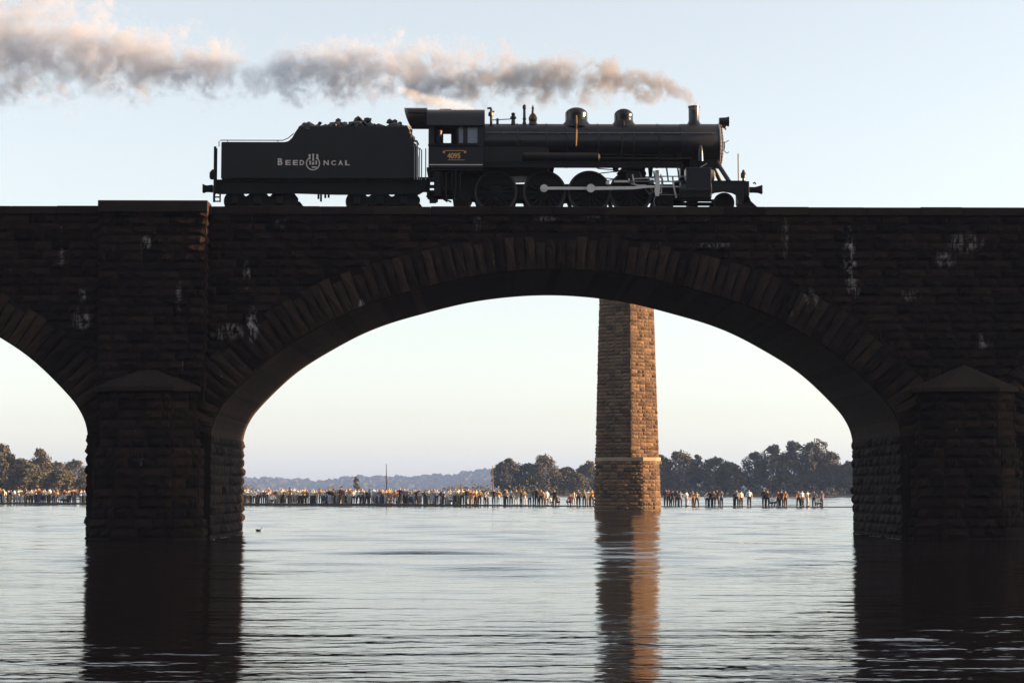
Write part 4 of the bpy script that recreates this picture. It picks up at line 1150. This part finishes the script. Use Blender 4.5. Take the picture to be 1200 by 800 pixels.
# rear post, lamp, ladder and steps
m = MB(); m.tube([(ca(251.5), YN+.1, cb(228)), (ca(251.5), YN+.1, cb(172))], .05); m.tube([(ca(251.5), YN+.5, cb(212)), (ca(251.5), YN+.5, cb(172))], .03)
for k in range(6): m.tube([(ca(251.5), YN+.1, cb(206-k*6)), (ca(251.5), YN+.5, cb(206-k*6))], .018)
m.build('ladder', M['grime'], tender)
m = MB(); m.lathe([(.10, -.17), (.13, -.1), (.13, .08), (.07, .16), (.03, .2)], (ca(248.8), YN+.2, cb(204.5)), 'z', 14); m.build('marker_lamp', M['grime'], tender, True)
m = MB(); m.tube([(ca(251), YN+.1, cb(226)), (ca(251), YN+.1, cb(237))], .045); m.tube([(ca(258), YN+.1, cb(226)), (ca(258), YN+.1, cb(237))], .03)
for py in (231.5, 236.5): m.box(ca(250.5), ca(258.5), YN+.05, YN+.2, cb(py), cb(py-1))
m.build('step', M['grime'], tender)
m = MB(); m.tube([(ca(256), YN+.1, cb(172)), (ca(256), YN+.1, cb(166)), (ca(258), YN+.1, cb(164.6)), (ca(331), YN+.1, cb(164.6)), (ca(337), YN+.1, cb(162)), (ca(343.5), YN+.1, cb(156.5))], .018)
for px in (266, 325): m.tube([(ca(px), YN+.1, cb(168)), (ca(px), YN+.1, cb(164.5))], .014)
m.tube([(ca(259), YN+.6, cb(168)), (ca(263), YN+.6, cb(165.2)), (ca(270), YN+.6, cb(168))], .03)
m.build('handrail', M['dullsteel'], tender)
for px, top, rr0 in ((485.8, 172, .022), (489, 168, .03), (491.5, 175, .02)):
    m = MB(); m.tube([(ca(px), YN-.03, cb(211)), (ca(px), YN-.03, cb(top)), (ca(px-2), YN-.03, cb(top-1.5))], rr0); m.build('grab_iron', M['dullsteel'], tender)
m = MB(); m.tube([(ca(494), YN+.05, cb(211)), (ca(494), YN+.05, cb(176)), (ca(491), YN+.05, cb(173.5))], .022); m.tube([(ca(486), YN+.05, cb(165)), (ca(488), YN+.05, cb(165)), (ca(490), YN+.2, cb(168.5))], .035); m.build('front_handrail', M['dullsteel'], tender)
m = MB(); m.tube([(ca(498.8), YN+.05, cb(211)), (ca(498.8), YN+.05, cb(174))], .02); m.build('cab_handrail', M['dullsteel'], loco)
m = MB(); m.box(ca(487), ca(503), YC-1.1, YC-.5, cb(221), cb(206)); m.build('apron_plate', M['grime'], tender)
m = MB(); 
for px, b in ((372, 231), (375, 234), (380, 230), (384, 229.5)): m.tube([(ca(px), YC-.9, cb(225)), (ca(px), YC-.9, cb(b))], .04)
m.build('brake_rigging', M['grime'], tender)
# trucks with three axles each
for pxs, (f0, f1) in (((276, 302.5, 329), (264.5, 350)), ((418.5, 445.5, 473), (406.5, 492.5))):
    tk = MB(); ys_ = YC - .98
    w = lambda p: LZ(p, 72.0); q = lambda p: LX(p, 72.0)
    xs_ = [f0, f0+4, pxs[0]-3, pxs[0]+6, (pxs[0]+pxs[1])/2, pxs[1]-7, pxs[1]+7, (pxs[1]+pxs[2])/2, pxs[2]-6, pxs[2]+3, f1-4, f1]
    top = [233, 228, 226.5, 228.5, 231, 227, 227, 231, 228.5, 226.5, 228, 233]; bot = [237, 242, 244, 243, 240, 243, 243, 240, 243, 244, 242, 237]
    for s in (-1, 1):
        y = YC + s*.98
        tk.prism([(q(a), w(b)) for a, b in zip(xs_, top)] + [(q(a), w(b)) for a, b in reversed(list(zip(xs_, bot)))], y-.05, y+.05)
    tk.box(q(pxs[1]-8), q(pxs[1]+8), YC-.9, YC+.9, w(238), w(224))
    truck = tk.build('truck', M['grime'], tender)
    put_wheels(truck, pxs, 13.0/SW, TM, TT, 'wheel')
    for px in pxs:
        m = MB(); m.box(q(px)-.14, q(px)+.14, YC-1.16, YC-1.02, w(240.5), w(231)); m.build('journal_box', M['grime'], truck, bevel=.03)
# lettering and emblem
for ch, px, py, h, wd in (('B', 328.3, 190.2, 8.2, 5.6), ('E', 337.6, 191.2, 6.0, 6.2), ('E', 346.2, 191.2, 6.0, 6.0), ('D', 353.8, 191.2, 6.0, 5.2), ('N', 382.2, 191.3, 6.0, 6.2), ('C', 391.0, 191.3, 5.8, 5.6), ('A', 399.2, 191.3, 6.0, 5.6), ('L', 407.2, 191.3, 6.0, 5.6)):
    text_mesh('letter', ch, h/31.5, tank, M['letter'], ca(px), cb(py), YN-.006, wd/31.5, bold=.03)
m = MB(); ex, ez, er = ca(366.8), cb(192), 8.4/31.5
ring_ = []
for i in range(40):
    a = rad(118) + rad(304)*i/39
    ring_.append((a,))
vs = []; fs = []
for i, (a,) in enumerate(ring_):
    for r_ in (er, er*.84): vs += [(ex+math.cos(a)*r_, YN-.012, ez+math.sin(a)*r_), (ex+math.cos(a)*r_, YN-.001, ez+math.sin(a)*r_)]
for i in range(39): k = i*4; fs += [(k,k+4,k+6,k+2), (k,k+1,k+5,k+4), (k+2,k+6,k+7,k+3)]
m.add(vs, fs); emb = m.build('emblem', M['letter'], tank)
m = MB()
for px, z0, z1, wd in ((362.8, 181.3, 187.2, 2.6), (367.0, 180.8, 189.0, 2.2), (371.8, 181.3, 187.0, 2.6), (363.5, 189, 193.5, 2.2), (370.6, 189, 193.2, 2.2), (366.9, 190.5, 193.5, 3.0)):
    m.prism([(ca(px-wd/2), cb(z0)), (ca(px+wd/2), cb(z0)), (ca(px+wd*.35), cb((z0+z1)/2)), (ca(px+wd/2), cb(z1)), (ca(px-wd/2), cb(z1)), (ca(px-wd*.35), cb((z0+z1)/2))], YN-.011, YN-.001)
m.box(ca(365.4), ca(371.2), YN-.011, YN-.001, cb(197.2), cb(195.6))
m.build('emblem_crown', M['letter'], emb)

# ================================================================== TALL RUINED PIER
DP = CAMH * F / (598.3 - 575) ; SP = F / DP
pcx = P(738, 590, DP).x
YP = DP + 2.2
rpier = thing('ruined_pier', 'tall tapering red sandstone pier of a vanished bridge, sunlit on one side', 'pier', (pcx, YP + 4, 0))
ztopP, zband = 22.8, LZ(539.5, DP)
def half_w(z):    # taper read from the photo
    zt_ = LZ(350, DP); return 3.02 + (2.46 - 3.02) * min(1.15, z / zt_)
def pplan(z, g=0.0, rnd=False):
    w = half_w(z) - g; d = 2.2 * w / 3.1; ax = 0.15
    fr = [(-w, 0), (-w*.45, -d*.55), (ax - .06, -d), (ax + .06, -d), (w*.58, -d*.5), (w, 0)] if not rnd else [(-w, 0), (-w*.80, -d*.52), (-w*.38, -d*.88), (w*.42, -d*.88), (w*.82, -d*.50), (w, 0)]
    return fr + [(w*.9, 4.5), (-w*.9, 4.5)]
def tier(z0, z1, name, mat, g, rnd, parent):
    m = MB(); a, b = pplan(z0, g, rnd), pplan(z1, g, rnd)
    m.ring_loft([[(pcx+x, YP+y, z0) for x, y in a], [(pcx+x, YP+y, z1) for x, y in b]])
    return m.build(name, mat, parent)
base_ = tier(-1.2, zband, 'base', M['pillar_m'], .10, True, rpier)
shaft_ = tier(zband + .3, ztopP, 'shaft', M['pillar_m'], .10, False, rpier)
tier(zband, zband + .32, 'string_course', M['pale'], -.06, True, rpier)
tier(ztopP, ztopP + .4, 'cap', M['pale'], -.2, False, rpier)
def ashlar(z0, z1, rnd, par, seed):
    global STONES
    keep = STONES; STONES = []
    n = round((z1-z0)/.32); h = (z1-z0)/n
    for k in range(n):
        za, zb = z0+k*h, z0+(k+1)*h; pl = pplan((za+zb)/2, .10, rnd)
        for i in list(range(5)) + [7]:
            p, q_ = pl[i], pl[(i+1) % 8]
            lay('x', (pcx+p[0], YP+p[1]), (pcx+q_[0], YP+q_[1]), za, zb, ch=h, lmin=.45, lmax=1.0, depth=.10, seed=seed+k*9+i)
    mm = MB(); r = random.Random(seed)
    for (pk, x, y, z, a, l, d, h2, mat) in STONES:
        v = r.randrange(10); ca_, sa_ = math.cos(a), math.sin(a)
        mm.add([(x+vx*l*ca_-vy*d*sa_, y+vx*l*sa_+vy*d*ca_, z+vz*h2) for vx, vy, vz in ROCK[v][0]], ROCK[v][1])
    o = mm.build('stone_facing', M['pillar'], par); o['kind'] = 'stuff'
    STONES = keep
ashlar(-.2, zband, True, base_, 500)
ashlar(zband+.32, ztopP, False, shaft_, 900)

# ================================================================== WEIR, POLES, DUCK
def weir_pt(px):
    py = 591.0 + (594.4 - 591.0) * px / 1000.0
    return ground(px, py)
def zwe(px): return 0.27 - 0.17 * min(1, max(0, (px - 430) / 300.0))
m = MB(); pxw = list(range(-300, 1400, 20)); pts = [weir_pt(p) for p in pxw]
rings = []
for i, p in enumerate(pts):
    j = .05*math.sin(i*1.7); ZWE = zwe(pxw[i])
    rings.append([(p.x, p.y-.9+j, -.8), (p.x, p.y-.25+j, ZWE-.03), (p.x, p.y+.1, ZWE+.02*math.sin(i*2.3)), (p.x, p.y+2.0, ZWE), (p.x, p.y+2.8, -.8)])
m.ring_loft(rings)
tag(m.build('weir', M['weir'], None), 'long low dark weir carrying the line of spectators across the river', 'weir')
for px, pyt, lab, mt in ((452, 544.5, 'thin dark pole among the crowd below the ridge dip', 'grime'), (577.5, 546.5, 'sunlit timber pole left of the round headed tree', 'pole')):
    b = weir_pt(px) + Vector((0, 1.4, 0)); zt = P(px, pyt, b.y).z
    m = MB(); m.tube([(b.x, b.y, 0.0), (b.x+.02, b.y, zt*.5), (b.x-.03, b.y, zt)], [.07, .06, .035], 8)
    m.tube([(b.x-.03, b.y, zt), (b.x-.03, b.y, zt+.12)], [.05, .02], 8)
    tag(m.build('pole', M[mt], None, True, off=(b.x, b.y, 0)), lab, 'pole')
dk = ground(303, 622)
duck = thing('duck', 'small dark duck swimming just right of the near pier', 'duck', (dk.x, dk.y, 0))
m = MB(); 
m.ring_loft([[(dk.x+x, dk.y+math.cos(a)*r_, z+math.sin(a)*r_*.8) for a in [2*math.pi*i/12 for i in range(12)]] for x, r_, z in ((-.20,.01,.12),(-.17,.04,.09),(-.10,.09,.05),(.02,.10,.045),(.11,.07,.06),(.15,.045,.10),(.16,.036,.16),(.175,.045,.20),(.205,.04,.215),(.23,.012,.21))])
m.build('body', M['duck'], duck, True); duck.scale = (.7, .7, .7)
m = MB(); m.ring_loft([[(dk.x+x, dk.y+math.cos(a)*r_, .20+math.sin(a)*r_*.45) for a in [2*math.pi*i/8 for i in range(8)]] for x, r_ in ((.22,.018),(.26,.016),(.28,.008))]); m.build('bill', M['bill'], duck, True)

for k, (p, sg) in enumerate(((PX[0], 1), (PX[1], -1))):
    m = MB(); r = random.Random(60+k); xw = p + sg*(PHS[k] + .16); prev = None; n = 60
    for i in range(n+1):
        y = YF - .4 + (YB - YF + .4) * i/n; w = .05 + .09*abs(mnoise.noise(Vector((y*1.3, k*5, 0)))) ; xo = sg*.06*mnoise.noise(Vector((y*.9, 3+k, 0)))
        cur = ((xw+xo, y, .012), (xw+xo+sg*w, y, .012))
        if prev and r.random() < .8: m.add([prev[0], prev[1], cur[1], cur[0]], [(0,1,2,3)])
        prev = cur
    tag(m.build('foam', M['foam'], None), 'thin line of pale foam along the %s flank of the %s pier' % (('inner', 'near left') if k == 0 else ('inner', 'right')), 'foam', kind='stuff')
# ================================================================== PEOPLE
def person_mesh(name, pose):
    J = {'pelvis': ((0,.0,.95), .135,.105), 'waist': ((0,.0,1.10), .125,.095), 'chest': ((0,-.01,1.30), .165,.11), 'neckb': ((0,.0,1.455), .075,.065), 'neck': ((0,-.01,1.51), .055,.055),
         'head': ((0,-.025,1.595), .078,.092), 'crown': ((0,-.01,1.675), .062,.075)}
    E = [('pelvis','waist'),('waist','chest'),('chest','neckb'),('neckb','neck'),('neck','head'),('head','crown')]
    st = {'wide': .19}.get(pose, .11)
    for s, k in ((-1,'l'), (1,'r')):
        if pose == 'crouch':
            J['hip'+k] = ((s*.10,0,.36), .10,.10); J['knee'+k] = ((s*.16,-.38,.50), .07,.07); J['ankle'+k] = ((s*.14,-.12,.09), .05,.05); J['toe'+k] = ((s*.15,-.28,.04), .045,.035)
        else:
            J['hip'+k] = ((s*.095,0,.88), .105,.105); J['knee'+k] = ((s*(.10+st)/2+s*.015,-.02,.49), .085,.085); J['ankle'+k] = ((s*st,.02,.09), .066,.07); J['toe'+k] = ((s*(st+.02),-.15,.045), .045,.035)
        sh = (s*.195,0,1.40)
        if pose in ('stand','wide'): el, wr, ha = (s*.25,.03,1.12), (s*.255,-.06,.88), (s*.25,-.09,.79)
        elif pose == 'camera': el, wr, ha = (s*.27,-.16,1.20), (s*.10,-.24,1.47), (s*.05,-.22,1.56)
        elif pose == 'point': el, wr, ha = ((s*.30,-.15,1.42), (s*.38,-.36,1.55), (s*.40,-.44,1.60)) if s > 0 else ((s*.25,.03,1.12), (s*.255,-.06,.88), (s*.25,-.09,.79))
        elif pose == 'hips': el, wr, ha = (s*.40,.10,1.17), (s*.21,-.04,1.02), (s*.16,-.08,.98)
        elif pose == 'folded': el, wr, ha = (s*.26,-.04,1.12), (s*.04,-.20,1.17), (-s*.08,-.19,1.18)
        else: el, wr, ha = (s*.26,-.05,1.12), (s*.22,-.25,1.02), (s*.16,-.30,1.0)
        J['sh'+k] = (sh, .062,.062); J['el'+k] = (el, .046,.046); J['wr'+k] = (wr, .034,.036); J['ha'+k] = (ha, .040,.028)
        E += [('pelvis','hip'+k),('hip'+k,'knee'+k),('knee'+k,'ankle'+k),('ankle'+k,'toe'+k),('chest','sh'+k),('sh'+k,'el'+k),('el'+k,'wr'+k),('wr'+k,'ha'+k)]
    if pose in ('crouch', 'sit'):
        for k in list(J):
            (p, a, b) = J[k]
            if k[:-1] in ('hip','knee','ankle','toe'): continue
            J[k] = ((p[0], p[1]-.05, p[2]-.52), a, b)
    if pose == 'sit':
        for s, k in ((-1,'l'), (1,'r')):
            J['hip'+k] = ((s*.10,0,.40), .10,.10); J['knee'+k] = ((s*.13,-.44,.46), .07,.07); J['ankle'+k] = ((s*.13,-.46,.08), .05,.05); J['toe'+k] = ((s*.13,-.6,.04), .045,.035)
    names = list(J); me = bpy.data.meshes.new('sk'); me.from_pydata([J[n][0] for n in names], [(names.index(a), names.index(b)) for a, b in E], [])
    ob = bpy.data.objects.new('sk', me); COL.objects.link(ob)
    sk = ob.modifiers.new('skin', 'SKIN'); sk.use_smooth_shade = True
    sv = me.skin_vertices[0].data
    for i, n in enumerate(names): sv[i].radius = (J[n][1], J[n][2]); sv[i].use_root = (n == 'pelvis')
    ob.modifiers.new('sub', 'SUBSURF').levels = 1
    dg = bpy.context.evaluated_depsgraph_get()
    out = bpy.data.meshes.new_from_object(ob.evaluated_get(dg)); out.name = name
    bpy.data.objects.remove(ob); bpy.data.meshes.remove(me)
    JP = {n: Vector(J[n][0]) for n in names}
    def segd(p, a, b):
        ab = b - a; t = max(0, min(1, (p-a).dot(ab)/max(ab.length_squared, 1e-9))); return (p-(a+ab*t)).length
    idx = []
    for f in out.polygons:
        c = f.center; best = min(E, key=lambda e: segd(c, JP[e[0]], JP[e[1]]) - (J[e[0]][1]+J[e[1]][1])*.4); tp = best[1]
        if tp in ('head', 'crown'): k = 3 if (c.y > JP['head'].y + .02 or c.z > JP['head'].z + .055) else 2
        elif tp == 'neck': k = 2
        elif tp[:2] in ('wr',): k = 2 if pose in ('stand','point','folded') else 0
        elif tp[:2] == 'ha': k = 2
        elif tp[:-1] in ('hip', 'knee', 'ankle'): k = 1
        elif tp[:-1] == 'toe': k = 4
        elif tp == 'waist': k = 1 if c.z < JP['pelvis'].z + .04 else 0
        else: k = 0
        idx.append(k)
    out.materials.clear()
    for _ in range(5): out.materials.append(None)
    out.polygons.foreach_set('material_index', idx); out.polygons.foreach_set('use_smooth', [True]*len(out.polygons))
    zmin = min(v.co.z for v in out.vertices)
    for v in out.vertices: v.co.z -= zmin
    return out
POSES = ['stand', 'wide', 'camera', 'point', 'hips', 'folded', 'crouch']
PM = {p: person_mesh('person_' + p, p) for p in POSES + ['sit']}
tops = {'white': (.80,.79,.76), 'cream': (.68,.60,.46), 'orange': (.50,.25,.08), 'tan': (.36,.25,.14), 'navy': (.025,.03,.06), 'black': (.016,.015,.016), 'pale blue': (.38,.46,.58), 'rust red': (.28,.07,.04), 'grey': (.20,.20,.21), 'brown': (.11,.065,.04)}
bots = {'dark': (.02,.02,.025), 'blue': (.06,.09,.16), 'khaki': (.28,.22,.14), 'brown': (.08,.055,.04), 'pale': (.42,.42,.44)}
cloth = {k: plain(k + ' cloth', v, .9, 0, .15, 6) for k, v in {**{a + ' top': b for a, b in tops.items()}, **{a + ' trousers': b for a, b in bots.items()}}.items()}
skin = [plain('skin', (.50,.31,.22), .6, 0, .1), plain('tanned skin', (.36,.21,.14), .6, 0, .1)]
hair = [plain('dark hair', (.025,.018,.014), .7), plain('brown hair', (.10,.06,.035), .7), plain('fair hair', (.34,.24,.13), .7)]
shoe = plain('dark shoe leather', (.02,.017,.015), .5)
ordn = 'first second third fourth fifth sixth seventh eighth ninth tenth'.split()
pr_ = random.Random(21)
spec = []
def region_of(px):
    if px < 112: return 'under left arch', 'crowd under the left arch'
    if px < 452: return 'main arch left of dark pole', 'crowd between near pier and dark pole'
    if px < 577: return 'between two poles', 'crowd between the poles'
    if px < 700: return 'between lit pole and ruined pier', 'spectators before the round trees'
    return 'right of ruined pier', 'spectators right of the ruined pier'
px = -24.0
while px < 622:
    if px < 104 or px > 284: spec.append((px + pr_.uniform(-1, 1), None, None, None))
    if (px < 104 or 284 < px < 560) and pr_.random() < .95: spec.append((px + pr_.uniform(-2, 2), None, None, 'back'))
    px += pr_.uniform(2.6, 5.4) if px < 560 else pr_.uniform(3.5, 6.5)
for px_, top, bot, ps in [(625,'navy','blue','stand'),(629,'black','dark','hips'),(634,'orange','dark','stand'),(637,'tan','brown','camera'),(641,'white','pale','stand'),(645,'cream','khaki','crouch'),(650,'black','dark','stand'),(653,'brown','dark','crouch'),
        (669,'rust red','brown','crouch'),(673,'cream','pale','stand'),(678,'grey','dark','stand'),(685,'tan','dark','hips'),(690,'white','khaki','stand'),(694,'orange','brown','camera'),
        (781,'navy','dark','stand'),(784,'rust red','dark','stand'),(789,'brown','brown','camera'),(794,'black','dark','stand'),(798,'grey','blue','hips'),(805,'white','pale','stand'),(813,'orange','brown','stand'),(817,'tan','dark','wide'),
        (829,'white','dark','stand'),(833,'black','dark','camera'),(837,'tan','dark','stand'),(841,'brown','dark','wide'),(846,'grey','blue','point'),(861,'black','dark','stand'),(864,'grey','dark','hips'),(869,'cream','dark','stand'),(878.5,'white','dark','stand'),
        (896,'black','dark','stand'),(900,'brown','dark','camera'),(905,'white','dark','crouch'),(913,'rust red','dark','stand'),(917,'navy','dark','hips'),(921.5,'orange','brown','stand'),(937,'orange','dark','wide'),(941,'pale blue','dark','stand'),(947,'cream','pale','point'),
        (955,'grey','dark','stand'),(959,'white','brown','crouch'),(964,'grey','blue','stand')]:
    spec.append((px_, top, bot, ps))
spec.sort(key=lambda a: a[0])
seen = {}; ppl = []
for px_, top, bot, ps in spec:
    back = ps == 'back'
    if top is None:
        top = pr_.choices(list(tops), weights=[30,16,14,8,8,12,10,6,6,6])[0]; bot = pr_.choices(list(bots), weights=[28,22,14,12,22])[0]
        ps = pr_.choices(POSES, weights=[38,12,22,6,10,10,0 if back else 5])[0]
    ppl.append((px_, top, bot, ps, back))
verb = {'stand': 'standing', 'wide': 'standing', 'camera': 'photographing', 'point': 'pointing', 'hips': 'standing', 'folded': 'standing', 'crouch': 'crouching'}
for px_, top, bot, ps, back in ppl:
    reg, grp = region_of(px_)
    key = (verb[ps], top, bot, reg); seen[key] = seen.get(key, 0) + 1
    tot = sum(1 for q_ in ppl if (verb[q_[3]], q_[1], q_[2], region_of(q_[0])[0]) == key)
    lab = 'person %s, %s top, %s trousers, %s' % (verb[ps], top, bot, reg)
    if tot > 1: lab += ', ' + ordn[min(9, seen[key]-1)] + ' from left'
    b = weir_pt(px_)
    o = link('person', PM[ps]); o.location = (b.x, b.y + (1.35 if back else .45) + pr_.uniform(-.15, .25), zwe(px_) - .02)
    o.rotation_euler = (0, 0, pr_.gauss(0, .5) if pr_.random() < .8 else pr_.uniform(-2, 2))
    sc = pr_.gauss(1.01, .06); o.scale = (sc*pr_.uniform(1.05, 1.30), sc*pr_.uniform(1.05, 1.25), sc)
    ms = [cloth[top + ' top'], cloth[bot + ' trousers'], pr_.choice(skin), pr_.choice(hair), shoe]
    for sl, mm in zip(o.material_slots, ms): sl.link = 'OBJECT'; sl.material = mm
    tag(o, lab, 'person', grp)
# engine driver at the open cab window
o = link('person', PM['sit']); o.location = (ca(513), YC-.72, cb(174)-.30); o.rotation_euler = (0, 0, rad(75))
for sl, mm in zip(o.material_slots, [cloth['navy top'], cloth['dark trousers'], skin[1], hair[0], shoe]): sl.link = 'OBJECT'; sl.material = mm
tag(o, 'engine driver in dark work clothes sitting at the open cab window', 'person')

# ================================================================== SMOKE, STEAM
def smoke(name, label, path, density, color, yc, nscale, seed, edge=1.15, step=None, pad=1.75, drift=0.0, rs=1.0, color2=None):
    """path: (px, py, radius px, gain); a closed tube round the plume, its density from noise about the centre line"""
    pts = [(P(a, b, yc), c * rs / (F/yc), g) for a, b, c, g in path]
    pts.sort(key=lambda t: t[0].x)
    x0, x1 = pts[0][0].x, pts[-1][0].x
    dr = lambda x: min((x1 - x) * drift, 1.8 if drift else 0)
    zs = [p.z for p, _, _ in pts]; zlo, zhi = min(zs) - 1, max(zs) + 1; rmax = max(r_ for _, r_, _ in pts)
    mb = MB(); rings = []
    for p, r_, g in pts:
        rings.append([(p.x, yc + dr(p.x) + math.cos(a)*r_*pad, p.z + math.sin(a)*r_*pad) for a in [2*math.pi*i/20 for i in range(20)]])
    mb.ring_loft(rings)
    mat = bpy.data.materials.new(name); mat.use_nodes = True; nt = mat.node_tree; N, L = nt.nodes, nt.links
    for n in list(N):
        if n.type != 'OUTPUT_MATERIAL': N.remove(n)
    out = [n for n in N if n.type == 'OUTPUT_MATERIAL'][0]
    pv = N.new('ShaderNodeVolumePrincipled'); L.new(pv.outputs[0], out.inputs['Volume'])
    pv.inputs['Color'].default_value = (*color, 1); pv.inputs['Anisotropy'].default_value = 0.25
    g = N.new('ShaderNodeNewGeometry'); sx = N.new('ShaderNodeSeparateXYZ'); L.new(g.outputs['Position'], sx.inputs[0])
    root = color2 or color
    def math_(op, a, b=None, c=None):
        n = N.new('ShaderNodeMath'); n.operation = op
        for i, v in enumerate((a, b, c)):
            if v is None: continue
            if isinstance(v, (int, float)): n.inputs[i].default_value = v
            else: L.new(v, n.inputs[i])
        return n.outputs[0]
    t = math_('DIVIDE', math_('SUBTRACT', sx.outputs['X'], x0), x1 - x0)
    cm = N.new('ShaderNodeMix'); cm.data_type = 'RGBA'; cm.inputs[6].default_value = (*color, 1); cm.inputs[7].default_value = (*root, 1)
    cr = N.new('ShaderNodeMapRange'); cr.inputs['From Min'].default_value = .62; cr.inputs['From Max'].default_value = .97; L.new(t, cr.inputs['Value'])
    L.new(cr.outputs[0], cm.inputs[0]); L.new(cm.outputs[2], pv.inputs['Color'])
    def curve(vals):
        fc = N.new('ShaderNodeFloatCurve'); cu = fc.mapping.curves[0]
        P_ = [((p.x-x0)/(x1-x0), v) for (p, _, _), v in zip(pts, vals)]
        cu.points[0].location = P_[0]; cu.points[1].location = P_[-1]
        for q in P_[1:-1]: cu.points.new(*q)
        fc.mapping.update(); L.new(t, fc.inputs['Value']); return fc.outputs[0]
    zc = math_('MULTIPLY_ADD', curve([(p.z-zlo)/(zhi-zlo) for p, _, _ in pts]), zhi-zlo, zlo)
    rc = math_('MULTIPLY', curve([r_/rmax for _, r_, _ in pts]), rmax)
    gc = curve([min(1, g_) for _, _, g_ in pts])
    # turbulence: warp, billow
    wv = N.new('ShaderNodeTexNoise'); wv.inputs['Scale'].default_value = nscale*.55; wv.inputs['Detail'].default_value = 2
    ofs = N.new('ShaderNodeVectorMath'); ofs.operation = 'ADD'; ofs.inputs[1].default_value = (seed, seed*.7, seed*1.3); L.new(g.outputs['Position'], ofs.inputs[0])
    L.new(ofs.outputs[0], wv.inputs['Vector'])
    wsub = N.new('ShaderNodeVectorMath'); wsub.operation = 'SUBTRACT'; wsub.inputs[1].default_value = (.5,.5,.5); L.new(wv.outputs['Color'], wsub.inputs[0])
    wsc = N.new('ShaderNodeVectorMath'); wsc.operation = 'SCALE'; wsc.inputs['Scale'].default_value = 1.1/nscale*.6; L.new(wsub.outputs[0], wsc.inputs[0])
    wad = N.new('ShaderNodeVectorMath'); wad.operation = 'ADD'; L.new(ofs.outputs[0], wad.inputs[0]); L.new(wsc.outputs[0], wad.inputs[1])
    nz = N.new('ShaderNodeTexNoise'); nz.inputs['Scale'].default_value = nscale; nz.inputs['Detail'].default_value = 7; nz.inputs['Roughness'].default_value = .64
    L.new(wad.outputs[0], nz.inputs['Vector'])
    yd_ = math_('ADD', yc, math_('MINIMUM', math_('MULTIPLY', math_('SUBTRACT', x1, sx.outputs['X']), drift), 1.8 if drift else 0.0))
    nf = N.new('ShaderNodeTexNoise'); nf.inputs['Scale'].default_value = nscale*2.7; nf.inputs['Detail'].default_value = 6; nf.inputs['Roughness'].default_value = .66
    L.new(wad.outputs[0], nf.inputs['Vector'])
    dy = math_('SUBTRACT', sx.outputs['Y'], yd_); dz_ = math_('SUBTRACT', sx.outputs['Z'], zc)
    d = math_('DIVIDE', math_('SQRT', math_('ADD', math_('MULTIPLY', dy, dy), math_('MULTIPLY', dz_, dz_))), rc)
    v = math_('ADD', math_('SUBTRACT', .95, d), math_('ADD', math_('MULTIPLY', math_('SUBTRACT', nz.outputs['Fac'], .5), edge*2.3), math_('MULTIPLY', math_('SUBTRACT', nf.outputs['Fac'], .5), edge*1.9)))
    mr = N.new('ShaderNodeMapRange'); mr.interpolation_type = 'SMOOTHSTEP'; mr.inputs['From Min'].default_value = 0.0; mr.inputs['From Max'].default_value = 1.05
    L.new(v, mr.inputs['Value'])
    edgefade = N.new('ShaderNodeMapRange'); edgefade.inputs['From Min'].default_value = pad*.97; edgefade.inputs['From Max'].default_value = pad*.72; L.new(d, edgefade.inputs['Value'])
    dens = math_('MULTIPLY', math_('MULTIPLY', math_('MULTIPLY', mr.outputs[0], gc), edgefade.outputs[0]), density)
    L.new(dens, pv.inputs['Density'])
    o = mb.build(name, mat, None)
    tag(o, label, 'smoke', kind='stuff')
smoke('smoke_plume', 'long grey brown smoke plume trailing from the smokestack', [
    (816,126,10,1),(812,118,12,1),(806,111,14,1),(797,104,13,1),(780,99,17,1),(755,93,20,.95),(725,86,26,.9),(690,81,28,.85),(650,80,28,.85),(610,81,30,.9),(570,77,35,.8),(530,74,38,.75),(490,74,38,.7),(450,74,38,.7),(400,72,36,.7),(360,71,36,.75),(325,74,33,.6),(295,74,26,.35),(262,71,35,.6),(225,67,38,.7),(190,62,40,.7),(150,54,46,.6),(105,47,54,.5),(60,44,60,.45),(20,44,62,.48),(-30,42,66,.5),(-120,36,70,.5)],
    2.4, (.70,.74,.83), 72.95, .74, 8.0, edge=1.85, drift=.45, rs=1.0, color2=(.40,.38,.38))
smoke('steam_wisp', 'small sunlit wisp of steam above the cab roof', [
    (557,131,3,1),(549,126,6,1),(535,123,8,1),(515,121,10,1),(495,117,10,.9),(480,111,9,.7),(466,105,8,.4)], 2.2, (.97,.95,.92), 72.3, 1.8, 11.0, edge=.9)

# ================================================================== HAZE
hz, nt, b = nodes_of('river haze')
nt.nodes.remove(b)
pv = nt.nodes.new('ShaderNodeVolumePrincipled'); pv.inputs['Density'].default_value = 1.05e-4
pv.inputs['Color'].default_value = (.34, .53, 1.0, 1); pv.inputs['Anisotropy'].default_value = 0.0
nt.links.new(pv.outputs[0], [n for n in nt.nodes if n.type == 'OUTPUT_MATERIAL'][0].inputs['Volume'])
m = MB(); m.box(-3100, 3100, -330, 5600, -3.0, 78)
tag(m.build('haze', hz, None), 'thin blue evening haze over the river', 'haze', kind='stuff')
